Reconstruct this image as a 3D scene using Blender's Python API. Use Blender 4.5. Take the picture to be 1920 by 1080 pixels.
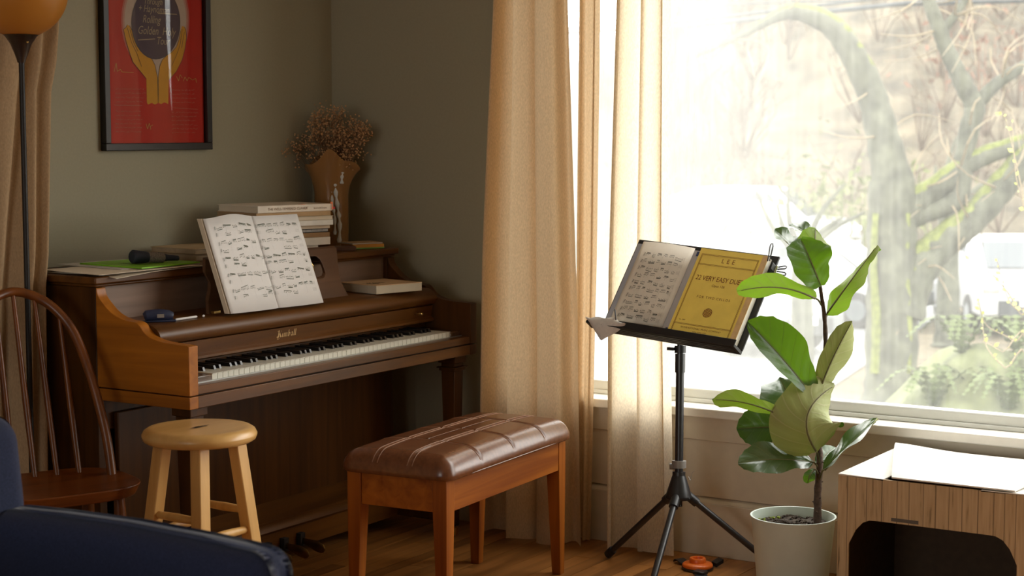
import bpy, bmesh, math, random
import numpy as np
from mathutils import Vector, Matrix
random.seed(7)
C = bpy.context.scene.collection
SC = bpy.context.scene
for o in list(bpy.data.objects): bpy.data.objects.remove(o)

# ------------------------------------------------------------------ camera, sky, lights, exposure
PITCH, YAW, EYE, FPX = math.radians(5.227), math.radians(32.116), 1.434, 3263.0
cam_d = bpy.data.cameras.new('camera'); cam = bpy.data.objects.new('camera', cam_d); C.objects.link(cam)
cam.location = (0, 0, EYE); cam.rotation_euler = (math.pi/2-PITCH, 0, YAW-math.pi/2)
cam_d.sensor_width = 36; cam_d.lens = FPX/1920*36; cam_d.clip_end = 400; cam_d.clip_start = .05
cam_d.dof.use_dof = True; cam_d.dof.focus_distance = 5.35; cam_d.dof.aperture_fstop = 4.5
SC.camera = cam
SC.view_settings.view_transform = 'Standard'; SC.view_settings.look = 'None'
SC.view_settings.gamma = 1; SC.view_settings.use_curve_mapping = False
SC.view_settings.exposure = 0.0
SC.cycles.max_bounces = 8; SC.cycles.transparent_max_bounces = 12; SC.cycles.caustics_reflective = False
SC.cycles.caustics_refractive = False; SC.cycles.sample_clamp_indirect = 6; SC.cycles.use_denoising = True
W = bpy.data.worlds.new('overcast_sky'); SC.world = W; W.use_nodes = True
wb = W.node_tree.nodes['Background']; wb.inputs[0].default_value = (1.0, .975, .93, 1); wb.inputs[1].default_value = 7.0
def portal(name, loc, rot, sx, sy):
    l = bpy.data.lights.new(name, 'AREA'); l.shape = 'RECTANGLE'; l.size = sx; l.size_y = sy
    l.cycles.is_portal = True
    o = bpy.data.objects.new(name, l); C.objects.link(o); o.location = loc; o.rotation_euler = rot
WY0, WY1, WZ0, WZ1 = -1.5, 3.27, 0.50, 2.42      # picture window opening
WX = 5.25                                          # window wall, inner face
BY = 4.10                                          # piano wall, inner face
RX0, RY0, RZ1 = -2.2, -2.4, 2.62                   # the room's other walls and ceiling
portal('daylight_portal', (WX+.2, (WY0+WY1)/2, (WZ0+WZ1)/2), (0, math.pi/2, 0), WZ1-WZ0, WY1-WY0)
portal('daylight_portal', (RX0-.2, 1.7, 1.4), (0, -math.pi/2, 0), 1.5, 2.2)

# ------------------------------------------------------------------ pixel <-> world helpers (real depths)
_r = np.array([math.sin(YAW), -math.cos(YAW), 0]); _dh = np.array([math.cos(YAW), math.sin(YAW), 0]); _z = np.array([0, 0, 1.])
VD = _dh*math.cos(PITCH)-_z*math.sin(PITCH); VU = _dh*math.sin(PITCH)+_z*math.cos(PITCH); VR = _r
def ray(px, py): return VD+VR*(px-960)/FPX+VU*(540-py)/FPX
def at(px, py, depth): return Vector(np.array([0, 0, EYE])+ray(px, py)*depth)
def on(px, py, ax, val):
    R = ray(px, py); O = np.array([0, 0, EYE]); i = 'xyz'.index(ax); return Vector(O+R*(val-O[i])/R[i])

# ------------------------------------------------------------------ materials
MATS = {}
def nodes(name):
    m = bpy.data.materials.new(name); m.use_nodes = True; nt = m.node_tree; nt.nodes.clear()
    out = nt.nodes.new('ShaderNodeOutputMaterial'); return m, nt, out
def N(nt, t, **k):
    n = nt.nodes.new('ShaderNode'+t)
    for a, b in k.items():
        if a.startswith('i_'): n.inputs[a[2:].replace('_', ' ')].default_value = b
        else: setattr(n, a, b)
    return n
def ramp(nt, stops):
    r = N(nt, 'ValToRGB'); e = r.color_ramp.elements
    while len(e) < len(stops): e.new(.5)
    for q, (p, c) in zip(e, stops): q.position = p; q.color = (*c, 1)
    return r
def coords(nt, scale, kind='Object'):
    tc = N(nt, 'TexCoord'); mp = N(nt, 'Mapping'); mp.inputs['Scale'].default_value = scale
    nt.links.new(tc.outputs[kind], mp.inputs[0]); return mp.outputs[0]
def plain(name, col, rough=.6, metal=0, vary=.12, scale=40, bump=0, spec=.5, coat=0, sheen=0):
    if name in MATS: return MATS[name]
    m, nt, out = nodes(name); p = N(nt, 'BsdfPrincipled')
    p.inputs['Roughness'].default_value = rough; p.inputs['Metallic'].default_value = metal
    p.inputs['Specular IOR Level'].default_value = spec; p.inputs['Coat Weight'].default_value = coat
    p.inputs['Sheen Weight'].default_value = sheen
    n = N(nt, 'TexNoise'); n.inputs['Scale'].default_value = scale; n.inputs['Detail'].default_value = 5
    nt.links.new(coords(nt, (1, 1, 1)), n.inputs[0])
    r = ramp(nt, [(.3, [c*(1-vary) for c in col]), (.7, [min(1, c*(1+vary)) for c in col])])
    nt.links.new(n.outputs[0], r.inputs[0]); nt.links.new(r.outputs[0], p.inputs['Base Color'])
    if bump:
        b = N(nt, 'Bump'); b.inputs['Strength'].default_value = bump; b.inputs['Distance'].default_value = .002
        nt.links.new(n.outputs[0], b.inputs['Height']); nt.links.new(b.outputs[0], p.inputs['Normal'])
    nt.links.new(p.outputs[0], out.inputs[0]); MATS[name] = m; return m
def wood(name, dark, light, axis=0, rough=.35, scale=1.0, coat=0, spec=.5, per_piece=False):
    m, nt, out = nodes(name); p = N(nt, 'BsdfPrincipled'); p.inputs['Roughness'].default_value = rough
    p.inputs['Coat Weight'].default_value = coat; p.inputs['Coat Roughness'].default_value = .2; p.inputs['Specular IOR Level'].default_value = spec
    s = [38*scale]*3; s[axis] = 2.2*scale
    co = coords(nt, s)
    if per_piece:
        oi = N(nt, 'ObjectInfo'); cm = N(nt, 'CombineXYZ'); mu = N(nt, 'Math', operation='MULTIPLY'); mu.inputs[1].default_value = 60
        nt.links.new(oi.outputs['Random'], mu.inputs[0])
        for i in range(3): nt.links.new(mu.outputs[0], cm.inputs[i])
        ad = N(nt, 'VectorMath', operation='ADD'); nt.links.new(co, ad.inputs[0]); nt.links.new(cm.outputs[0], ad.inputs[1]); co = ad.outputs[0]
    n = N(nt, 'TexNoise'); n.inputs['Scale'].default_value = 1.0; n.inputs['Detail'].default_value = 6; n.inputs['Distortion'].default_value = .6
    nt.links.new(co, n.inputs[0])
    n2 = N(nt, 'TexNoise'); n2.inputs['Scale'].default_value = .09; n2.inputs['Detail'].default_value = 3; nt.links.new(co, n2.inputs[0])
    mx = N(nt, 'Math', operation='MULTIPLY_ADD'); mx.inputs[1].default_value = .55; nt.links.new(n.outputs[0], mx.inputs[0])
    m3 = N(nt, 'Math', operation='MULTIPLY'); m3.inputs[1].default_value = .5; nt.links.new(n2.outputs[0], m3.inputs[0]); nt.links.new(m3.outputs[0], mx.inputs[2])
    val = mx.outputs[0]
    if per_piece:
        a2 = N(nt, 'Math', operation='MULTIPLY_ADD'); a2.inputs[1].default_value = .22; a2.inputs[2].default_value = -.11
        nt.links.new(oi.outputs['Random'], a2.inputs[0]); a3 = N(nt, 'Math', operation='ADD')
        nt.links.new(a2.outputs[0], a3.inputs[0]); nt.links.new(val, a3.inputs[1]); val = a3.outputs[0]
    r = ramp(nt, [(.33, dark), (.68, light)]); nt.links.new(val, r.inputs[0]); nt.links.new(r.outputs[0], p.inputs['Base Color'])
    b = N(nt, 'Bump'); b.inputs['Strength'].default_value = .08; b.inputs['Distance'].default_value = .001
    nt.links.new(n.outputs[0], b.inputs['Height']); nt.links.new(b.outputs[0], p.inputs['Normal'])
    nt.links.new(p.outputs[0], out.inputs[0]); MATS[name] = m; return m
def fabric(name, col, trans=.5, weave=900):
    m, nt, out = nodes(name); d = N(nt, 'BsdfDiffuse'); t = N(nt, 'BsdfTranslucent'); mx = N(nt, 'MixShader'); mx.inputs[0].default_value = trans
    n = N(nt, 'TexNoise'); n.inputs['Scale'].default_value = 1; n.inputs['Detail'].default_value = 3; nt.links.new(coords(nt, (weave*.3, weave*.3, weave*.12)), n.inputs[0])
    r = ramp(nt, [(.3, [c*.86 for c in col]), (.7, [min(1, c*1.1) for c in col])]); nt.links.new(n.outputs[0], r.inputs[0])
    nt.links.new(r.outputs[0], d.inputs[0]); nt.links.new(r.outputs[0], t.inputs[0])
    b = N(nt, 'Bump'); b.inputs['Strength'].default_value = .25; b.inputs['Distance'].default_value = .001; nt.links.new(n.outputs[0], b.inputs['Height'])
    nt.links.new(b.outputs[0], d.inputs['Normal'])
    nt.links.new(d.outputs[0], mx.inputs[1]); nt.links.new(t.outputs[0], mx.inputs[2]); nt.links.new(mx.outputs[0], out.inputs[0]); MATS[name] = m; return m

M_wall = plain('sage_paint', (.305, .278, .195), .75, vary=.03, scale=120, bump=.05, spec=.25)
M_trim = plain('cream_trim_paint', (.60, .53, .42), .45, vary=.03, scale=30)
M_sill = plain('white_sill_paint', (.80, .77, .70), .4, vary=.03, scale=30)
M_ceil = plain('ceiling_paint', (.82, .79, .72), .8, vary=.03)
M_frame = plain('white_vinyl', (.72, .74, .70), .4, vary=.02)
M_floor = wood('oak_floor', (.13, .046, .009), (.46, .195, .05), 0, .36, .7, spec=.4, per_piece=True)
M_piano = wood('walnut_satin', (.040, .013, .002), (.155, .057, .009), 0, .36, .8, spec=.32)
M_pianoY = wood('walnut_satin_lit', (.17, .050, .004), (.43, .145, .012), 1, .40, .8, spec=.3)  # left arm only: lit look put into a brighter walnut
M_pianoZ = wood('walnut_satin_shaded', (.026, .009, .0015), (.088, .031, .005), 2, .42, .8, spec=.2)  # darker copy of the walnut, shade put into the colour
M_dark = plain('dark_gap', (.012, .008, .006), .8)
M_ivory = plain('ivory_keytop', (.72, .70, .60), .25, vary=.03, coat=.2)
M_ebony = plain('ebony_keytop', (.012, .011, .011), .28, vary=.05, coat=.3)
M_brass = plain('brass', (.70, .46, .16), .28, 1, .1)
M_gold = plain('gilt_lettering', (.62, .42, .20), .5, .3, .1)
M_black = plain('black_plastic', (.013, .013, .015), .38, vary=.1)
M_blackmetal = plain('black_powder_coat', (.018, .018, .021), .32, vary=.1, spec=.6)
M_grey = plain('grey_metal', (.42, .40, .37), .35, .7, .08)
M_chrome = plain('chrome', (.75, .75, .77), .15, 1, .05)
M_paper = plain('white_paper', (.72, .70, .68), .7, vary=.02, scale=8, spec=.2)
M_cream = plain('cream_paper', (.66, .57, .44), .75, vary=.04, scale=10, spec=.2)
M_ink = plain('printing_ink', (.035, .04, .03), .8, vary=.1, spec=.1)
M_inkgrey = plain('faint_ink', (.48, .47, .45), .8, vary=.05, spec=.1)
M_blond = wood('blond_maple', (.52, .27, .075), (.78, .47, .16), 2, .38, .8, spec=.4)
M_blondx = wood('blond_maple_seat', (.54, .30, .09), (.80, .50, .19), 0, .30, .6, coat=.15)
M_bench = wood('cherry_bench', (.16, .034, .004), (.40, .122, .012), 2, .42, .8, spec=.3)
M_benchx = wood('cherry_bench_rail', (.18, .040, .004), (.46, .145, .014), 0, .42, .8, spec=.3)
M_chair = wood('dark_oak_chair', (.09, .022, .004), (.27, .075, .012), 0, .32, .8, spec=.4)
M_chairz = wood('dark_oak_spindle', (.06, .016, .003), (.19, .055, .009), 2, .34, .8, spec=.4)
M_leather = plain('brown_leather', (.14, .048, .018), .27, vary=.2, scale=70, bump=.12, spec=.6)
M_stitch = plain('tan_stitching', (.27, .13, .065), .6, vary=.1)
M_navy = plain('navy_upholstery', (.020, .026, .058), .9, vary=.25, scale=260, bump=.15, spec=.05, sheen=.15)
M_pot = plain('pale_green_plastic', (.55, .63, .57), .5, vary=.05, scale=12)
M_soil = plain('potting_soil', (.05, .034, .022), .95, vary=.6, scale=90, bump=1)
M_bark = plain('fig_bark', (.075, .045, .03), .8, vary=.4, scale=110, bump=.8)
M_curt = fabric('linen_drape', (.66, .50, .32), .27)
M_sheer = fabric('sheer_linen', (.82, .72, .56), .58)
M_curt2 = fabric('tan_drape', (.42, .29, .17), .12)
M_orange = plain('orange_plastic', (.80, .16, .015), .35, vary=.05)
M_cloth = plain('white_cotton', (.72, .70, .66), .9, vary=.06, scale=90, bump=.2)
M_clothn = plain('navy_plastic', (.018, .026, .06), .35, vary=.1)

# ------------------------------------------------------------------ mesh helpers
def nb(): return bmesh.new()
def quadface(bm, vs):
    try: bm.faces.new(vs)
    except ValueError: pass
def hexa(bm, p):
    v = [bm.verts.new(q) for q in p]
    for f in ((3, 2, 1, 0), (4, 5, 6, 7), (0, 1, 5, 4), (1, 2, 6, 5), (2, 3, 7, 6), (3, 0, 4, 7)): bm.faces.new([v[i] for i in f])
    return v
def box(bm, x0, x1, y0, y1, z0, z1):
    return hexa(bm, [(x0, y0, z0), (x1, y0, z0), (x1, y1, z0), (x0, y1, z0), (x0, y0, z1), (x1, y0, z1), (x1, y1, z1), (x0, y1, z1)])
def prism(bm, poly, ax, a0, a1):
    def P(p, a): return [(a, p[0], p[1]), (p[0], a, p[1]), (p[0], p[1], a)]['xyz'.index(ax)]
    A = [bm.verts.new(P(p, a0)) for p in poly]; B = [bm.verts.new(P(p, a1)) for p in poly]; n = len(poly)
    for i in range(n): bm.faces.new((A[i], A[(i+1) % n], B[(i+1) % n], B[i]))
    bm.faces.new(A[::-1]); bm.faces.new(B)
def lathe(bm, prof, c=(0, 0, 0), seg=28, M=None):
    rings = []
    for r, z in prof:
        ring = []
        for k in range(seg):
            a = 2*math.pi*k/seg; v = Vector((r*math.cos(a), r*math.sin(a), z))
            if M is not None: v = M @ v
            ring.append(bm.verts.new(v+Vector(c)))
        rings.append(ring)
    for i in range(len(rings)-1):
        for k in range(seg): bm.faces.new((rings[i][k], rings[i][(k+1) % seg], rings[i+1][(k+1) % seg], rings[i+1][k]))
    bm.faces.new(rings[0][::-1]); bm.faces.new(rings[-1])
def frame_of(t):
    t = t.normalized(); a = Vector((0, 0, 1)) if abs(t.z) < .9 else Vector((1, 0, 0))
    s = t.cross(a).normalized(); return s, s.cross(t).normalized()
def tube(bm, pts, rad, seg=10, sx=1.0, cap=True):
    pts = [Vector(p) for p in pts]; n = len(pts)
    if not hasattr(rad, '__len__'): rad = [rad]*n
    rings = []; s = None
    for i in range(n):
        t = (pts[min(i+1, n-1)]-pts[max(i-1, 0)])
        if t.length < 1e-9: t = Vector((0, 0, 1))
        t.normalize()
        if s is None: s, b = frame_of(t)
        else:
            s = (s-t*s.dot(t)); s.normalize(); b = s.cross(t).normalized()
        rings.append([bm.verts.new(pts[i]+(s*math.cos(2*math.pi*k/seg)*sx+b*math.sin(2*math.pi*k/seg))*rad[i]) for k in range(seg)])
    for i in range(n-1):
        for k in range(seg): bm.faces.new((rings[i][k], rings[i][(k+1) % seg], rings[i+1][(k+1) % seg], rings[i+1][k]))
    if cap: bm.faces.new(rings[0][::-1]); bm.faces.new(rings[-1])
def grid(bm, f, nu, nv, uv=False):
    V = [[bm.verts.new(f(i/nu, j/nv)) for j in range(nv+1)] for i in range(nu+1)]
    L = bm.loops.layers.uv.verify() if uv else None
    for i in range(nu):
        for j in range(nv):
            F = bm.faces.new((V[i][j], V[i+1][j], V[i+1][j+1], V[i][j+1]))
            if uv:
                for lp, (a, b) in zip(F.loops, ((i, j), (i+1, j), (i+1, j+1), (i, j+1))): lp[L].uv = (a/nu, b/nv)
    return V
def smooth_path(pts, n=6):
    pts = [Vector(p) for p in pts]; out = []
    for i in range(len(pts)-1):
        p0 = pts[max(i-1, 0)]; p1 = pts[i]; p2 = pts[i+1]; p3 = pts[min(i+2, len(pts)-1)]
        for k in range(n):
            t = k/n; out.append(.5*((2*p1)+(-p0+p2)*t+(2*p0-5*p1+4*p2-p3)*t*t+(-p0+3*p1-3*p2+p3)*t**3))
    out.append(pts[-1]); return out
ROOT = {}
def rootloc(o):
    while o.parent: o = o.parent
    return Vector(o.location)
def part(name, bm, mat, parent=None, bev=0, smooth=True, local=False, seg=2, auto=40, label=None, kind=None, norm=True):
    if parent is not None and not local: bmesh.ops.translate(bm, verts=bm.verts, vec=-rootloc(parent))
    if norm: bmesh.ops.recalc_face_normals(bm, faces=bm.faces)
    me = bpy.data.meshes.new(name); bm.to_mesh(me); bm.free(); me.materials.append(mat)
    o = bpy.data.objects.new(name, me); C.objects.link(o)
    if parent is not None: o.parent = parent
    if smooth:
        me.polygons.foreach_set('use_smooth', [True]*len(me.polygons))
        me.set_sharp_from_angle(angle=math.radians(auto))
    if bev:
        b = o.modifiers.new('bevel', 'BEVEL'); b.width = bev; b.segments = seg; b.limit_method = 'ANGLE'; b.angle_limit = math.radians(35); b.harden_normals = False
    if label: o['label'] = label
    if kind: o['kind'] = kind
    return o
def tag(o, label, cat, group=None, kind=None):
    o['label'] = label; o['category'] = cat
    if group: o['group'] = group
    if kind: o['kind'] = kind
    return o
def thing(name, label, cat, loc, rz=0, group=None):
    o = bpy.data.objects.new(name, None); C.objects.link(o); o.location = loc; o.rotation_euler = (0, 0, rz); o.empty_display_size = .05
    return tag(o, label, cat, group)
def solo(name, bm, mat, label, cat, group=None, **k):            # a thing that is one mesh; its origin goes to its base
    vs = [v.co for v in bm.verts]; c = Vector((sum(v.x for v in vs)/len(vs), sum(v.y for v in vs)/len(vs), min(v.z for v in vs)))
    bmesh.ops.translate(bm, verts=bm.verts, vec=-c); o = part(name, bm, mat, **k); o.location = c; return tag(o, label, cat, group)
def struct(name, bm, mat, parent=None, **k):
    o = part(name, bm, mat, parent, **k)
    if parent is None: o['kind'] = 'structure'
    return o
def text_bm(bm, s, size, M, align='CENTER', shear=0, space=1.0, squash=1.0):
    cu = bpy.data.curves.new('t', 'FONT'); cu.body = s; cu.size = size; cu.align_x = align; cu.shear = shear; cu.space_character = space; cu.resolution_u = 3
    o = bpy.data.objects.new('t', cu); C.objects.link(o)
    dg = bpy.context.evaluated_depsgraph_get(); me = bpy.data.meshes.new_from_object(o.evaluated_get(dg))
    S = Matrix.Diagonal((squash, 1, 1, 1)); me.transform(M @ S); bm.from_mesh(me)
    bpy.data.objects.remove(o); bpy.data.curves.remove(cu); bpy.data.meshes.remove(me)
def basis(o, e1, e2, n):
    return Matrix(((e1[0], e2[0], n[0], o[0]), (e1[1], e2[1], n[1], o[1]), (e1[2], e2[2], n[2], o[2]), (0, 0, 0, 1)))
def flat(bm, F, pts):                                              # polygon drawn on a surface F(u, v)
    vs = [bm.verts.new(F(*p)) for p in pts]; bm.faces.new(vs)
def stroke(bm, F, p, q, w):
    dx, dy = q[0]-p[0], q[1]-p[1]; l = math.hypot(dx, dy) or 1; nx, ny = -dy/l*w/2, dx/l*w/2
    flat(bm, F, [(p[0]-nx, p[1]-ny), (q[0]-nx, q[1]-ny), (q[0]+nx, q[1]+ny), (p[0]+nx, p[1]+ny)])
#%%ROOM
# ------------------------------------------------------------------ room shell
def wall_with_hole(name, ax, pos, thick, a0, a1, z1, h, mat):      # one wall with one rectangular opening (or none)
    bm = nb()
    def bx(u0, u1, z0, zz):
        if ax == 'x': box(bm, min(pos, pos+thick), max(pos, pos+thick), u0, u1, z0, zz)
        else: box(bm, u0, u1, min(pos, pos+thick), max(pos, pos+thick), z0, zz)
    if h is None: bx(a0, a1, 0, z1)
    else:
        bx(a0, h[0], 0, z1); bx(h[1], a1, 0, z1); bx(h[0], h[1], 0, h[2]); bx(h[0], h[1], h[3], z1)
    return struct(name, bm, mat, smooth=False)
wall_with_hole('wall_right', 'x', WX, .16, RY0, BY+.16, RZ1, (WY0, WY1, WZ0, WZ1), M_wall)
wall_with_hole('wall_back', 'y', BY, .16, RX0, WX, RZ1, None, M_wall)
wall_with_hole('wall_left', 'x', RX0, -.16, RY0, BY+.16, RZ1, (.6, 2.8, .65, 2.15), M_wall)
wall_with_hole('wall_front', 'y', RY0, -.16, RX0-.16, WX+.16, RZ1, None, M_wall)
bm = nb(); box(bm, RX0-.16, WX+.16, RY0-.16, BY+.16, RZ1, RZ1+.12); struct('ceiling', bm, M_ceil, smooth=False)
FX0, FY0 = 2.9, 1.45
bm = nb(); box(bm, RX0-.16, WX+.16, RY0-.16, BY+.16, -.12, -.014)
box(bm, RX0, FX0-.002, RY0, BY, -.014, 0); box(bm, FX0-.002, WX, RY0, FY0-.002, -.014, 0)
floor = struct('floor', bm, M_floor, smooth=False)
pm = {}
y = FY0; row = 0; nplank = 0
while y < BY-.01:
    wdt = min(.0572, BY-y); x = FX0; first = True
    while x < WX-.01:
        L = random.choice((.45, .6, .8, .95, 1.15))*(random.uniform(.5, 1) if first else 1); first = False
        L = min(L, WX-x)
        if WX-x-L < .15: L = WX-x
        b = nb(); dz = random.uniform(-.0006, .0004); g = .0009
        box(b, x+g*.5, x+L-g*.5, y+g*.5, y+wdt-g*.5, -.013, dz)
        part('plank', b, M_floor, floor, smooth=False); x += L; nplank += 1
    y += .0572; row += 1
# trim: tall baseboards, sill, apron, window frame
bm = nb(); box(bm, WX-.018, WX, RY0, BY, 0, .178)
prism(bm, [(WX-.018, .178), (WX, .178), (WX, .198), (WX-.005, .196), (WX-.012, .188)], 'y', RY0, BY)
struct('baseboard_right', bm, M_trim, bev=.002)
bm = nb(); box(bm, RX0, WX-.02, BY-.018, BY, 0, .19); struct('baseboard_back', bm, M_trim, bev=.003)
bm = nb(); box(bm, WX-.012, WX, WY0-.1, WY1, .20, .395); struct('trim_1', bm, M_trim, bev=.001)       # panel below the window
bm = nb(); box(bm, WX-.020, WX-.001, WY0-.12, WY1+.06, .392, .474); struct('trim_2', bm, M_trim, bev=.003)   # apron
bm = nb(); box(bm, WX-.05, WX+.13, WY0-.13, WY1+.07, .474, .505); struct('trim_3', bm, M_sill, bev=.004)      # sill
bm = nb()
for y0, y1 in ((WY0-.09, WY0), (WY1, WY1+.09)): box(bm, WX-.02, WX, y0, y1, .505, WZ1+.09)
box(bm, WX-.02, WX, WY0, WY1, WZ1, WZ1+.09); struct('trim_4', bm, M_trim, bev=.003)                   # casing
m, nt, out = nodes('dusty_glare_glass')
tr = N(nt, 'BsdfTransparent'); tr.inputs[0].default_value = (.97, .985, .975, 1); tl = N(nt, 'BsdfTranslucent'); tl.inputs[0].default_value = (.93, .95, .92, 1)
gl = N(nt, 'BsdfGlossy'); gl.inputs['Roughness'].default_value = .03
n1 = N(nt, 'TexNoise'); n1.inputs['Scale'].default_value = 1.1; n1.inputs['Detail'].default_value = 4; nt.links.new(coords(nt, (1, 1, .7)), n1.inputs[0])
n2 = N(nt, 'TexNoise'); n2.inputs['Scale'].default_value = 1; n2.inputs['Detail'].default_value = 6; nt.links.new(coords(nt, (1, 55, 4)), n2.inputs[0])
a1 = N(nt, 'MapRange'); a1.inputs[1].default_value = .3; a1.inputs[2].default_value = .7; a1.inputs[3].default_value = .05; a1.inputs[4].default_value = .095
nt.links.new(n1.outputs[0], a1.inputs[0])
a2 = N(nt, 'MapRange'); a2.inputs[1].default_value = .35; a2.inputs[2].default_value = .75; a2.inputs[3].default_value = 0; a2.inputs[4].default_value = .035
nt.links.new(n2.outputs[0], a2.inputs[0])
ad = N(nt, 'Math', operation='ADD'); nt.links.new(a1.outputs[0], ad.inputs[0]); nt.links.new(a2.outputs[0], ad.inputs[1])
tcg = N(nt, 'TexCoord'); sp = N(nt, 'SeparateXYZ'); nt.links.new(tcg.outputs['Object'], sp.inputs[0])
a3 = N(nt, 'MapRange'); a3.inputs[1].default_value = 1.85; a3.inputs[2].default_value = 2.55; a3.inputs[3].default_value = 0; a3.inputs[4].default_value = .19  # sky glare painted into the pane, whiter towards the left
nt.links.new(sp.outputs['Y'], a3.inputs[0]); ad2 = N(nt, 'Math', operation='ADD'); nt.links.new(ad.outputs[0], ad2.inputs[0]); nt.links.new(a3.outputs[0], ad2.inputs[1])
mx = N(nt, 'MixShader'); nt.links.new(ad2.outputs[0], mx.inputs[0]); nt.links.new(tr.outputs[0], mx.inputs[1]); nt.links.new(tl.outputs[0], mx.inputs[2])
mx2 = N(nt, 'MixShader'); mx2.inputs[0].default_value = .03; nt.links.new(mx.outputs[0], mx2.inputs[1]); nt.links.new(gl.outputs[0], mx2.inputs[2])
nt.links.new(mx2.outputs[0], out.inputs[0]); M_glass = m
bm = nb(); xa, xb = WX+.06, WX+.11
for y0, y1 in ((WY0, WY0+.05), (WY1-.05, WY1)): box(bm, xa, xb, y0, y1, .505, WZ1)
box(bm, xa, xb, WY0+.05, WY1-.05, .505, .553); box(bm, xa, xb, WY0+.05, WY1-.05, WZ1-.05, WZ1)
win = struct('window_1', bm, M_frame, bev=.006)
bm = nb(); box(bm, WX+.052, WX+.06, WY0, WY1, .505, .520); part('glazing_bead', bm, M_frame, win, bev=.003)
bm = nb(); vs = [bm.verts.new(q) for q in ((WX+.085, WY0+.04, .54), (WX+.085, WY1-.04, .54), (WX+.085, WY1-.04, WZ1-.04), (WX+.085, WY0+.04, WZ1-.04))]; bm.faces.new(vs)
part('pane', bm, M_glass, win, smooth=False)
bm = nb(); box(bm, RX0-.1, RX0-.05, .6, .65, .65, 2.15); box(bm, RX0-.1, RX0-.05, 2.75, 2.8, .65, 2.15); box(bm, RX0-.1, RX0-.05, 1.67, 1.73, .65, 2.15)
box(bm, RX0-.1, RX0-.05, 0.65, 2.75, .65, .7); box(bm, RX0-.1, RX0-.05, 0.65, 2.75, 2.1, 2.15); struct('window_2', bm, M_frame)
#%%PIANO
# ------------------------------------------------------------------ piano
PL, PR = 3.62, 5.09; FY, CY = 3.342, 3.70                      # outer left/right, front of keybed, front of case
AL, AR = PL+.037, PR-.037                                      # inner faces of the arms
T = thing('upright_piano', 'brown walnut upright piano standing along the sage green wall', 'piano', (4.355, 3.72, 0))
case_b = 4.07
for x0, x1 in ((PL+.004, PL+.034), (PR-.034, PR-.004)):
    bm = nb(); box(bm, x0, x1, CY+.005, case_b, .03, .974); part('side_panel', bm, M_pianoZ, T, bev=.002)  # shade on the case sides comes from the darkened walnut
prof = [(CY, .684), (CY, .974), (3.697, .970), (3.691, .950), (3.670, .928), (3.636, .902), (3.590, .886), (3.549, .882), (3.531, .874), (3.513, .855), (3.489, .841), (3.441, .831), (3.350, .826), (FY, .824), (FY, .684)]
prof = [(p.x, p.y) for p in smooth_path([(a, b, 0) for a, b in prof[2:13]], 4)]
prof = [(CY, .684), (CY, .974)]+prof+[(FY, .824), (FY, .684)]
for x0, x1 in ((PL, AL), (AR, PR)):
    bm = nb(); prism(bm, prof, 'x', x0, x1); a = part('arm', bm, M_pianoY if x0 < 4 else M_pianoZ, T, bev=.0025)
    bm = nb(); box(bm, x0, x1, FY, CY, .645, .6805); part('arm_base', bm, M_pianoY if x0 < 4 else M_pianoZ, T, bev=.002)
bm = nb(); box(bm, PL-.014, PR+.014, CY-.014, 4.075, .984, 1.006); box(bm, PL-.004, PR+.004, CY-.004, 4.072, .975, .984)
part('lid', bm, M_piano, T, bev=.004)
bm = nb(); box(bm, PL+.034, PR-.034, 3.722, 3.74, .86, .976); part('upper_panel', bm, wood('walnut_panel', (.16, .095, .06), (.27, .17, .12), 0, .40, .8, spec=.4), T)
bm = nb(); box(bm, PL+.034, PR-.034, 3.74, 4.05, .60, .70); part('action_rail', bm, M_dark, T)
bm = nb(); box(bm, PL+.034, PR-.034, 4.05, 4.068, .05, .974); part('back_panel', bm, M_pianoZ, T)
nose = [(3.722, .846), (3.722, .872), (3.530, .872), (3.515, .869), (3.500, .861), (3.489, .850), (3.484, .838), (3.488, .826), (3.497, .817), (3.506, .813), (3.53, .812), (3.53, .846)]
bm = nb(); prism(bm, nose, 'x', AL+.001, AR-.001); part('music_shelf', bm, M_piano, T, auto=60)
fb = [(3.503, .811), (3.511, .772), (3.505, .769), (3.499, .764), (3.499, .757), (3.506, .752), (3.525, .752), (3.525, .811)]
bm = nb(); prism(bm, fb, 'x', AL+.001, AR-.001); fbo = part('fallboard', bm, M_piano, T, auto=50)
bm = nb(); prism(bm, [(3.536, .733), (3.536, .749), (3.56, .749), (3.56, .733)], 'x', AL+.001, AR-.001); part('key_rail', bm, M_piano, T)
# fallboard lettering: broad-nib blackletter strokes
bm = nb()
fbn = Vector((0, -.984, -.177)); fup = Vector((0, -.2, .98)).normalized()
def FB(u, v): return Vector((4.2045+u, 3.511-v*.2-.0006, .772+v*.98))
nib = (.0016, .0016)
def pen(pts, k=1.0):
    for (a, b), (c, d) in zip(pts[:-1], pts[1:]):
        nx, ny = nib[0]*k, nib[1]*k
        if abs((c-a)*ny-(d-b)*nx) < 1e-7: c += 1e-4
        flat(bm, FB, [(a-nx, b-ny), (c-nx, d-ny), (c+nx, d+ny), (a+nx, b+ny)])
H0 = .0095; xh = .012
def minim(x): pen([(x-.002, H0+xh-.002), (x, H0+xh), (x, H0+.002), (x+.002, H0)])
pen([(.004, H0+.022), (.004, H0+.002), (.006, H0)], 1.35); pen([(-.003, H0+.003), (.000, H0+.0005), (.004, H0+.002)], .9); pen([(-.002, H0+.020), (.004, H0+.022)], .8)
pen([(.0065, H0+.011), (.012, H0+.015), (.0165, H0+.021)], .9); pen([(.009, H0+.012), (.0145, H0+.003), (.018, H0+.0005)], 1.25); pen([(-.001, H0-.004), (.006, H0-.006), (.012, H0-.003)], .6)
minim(.0235); pen([(.023, H0+.017), (.025, H0+.019)], 1)
for q in (.0315, .0385, .0455): minim(q)
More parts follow.
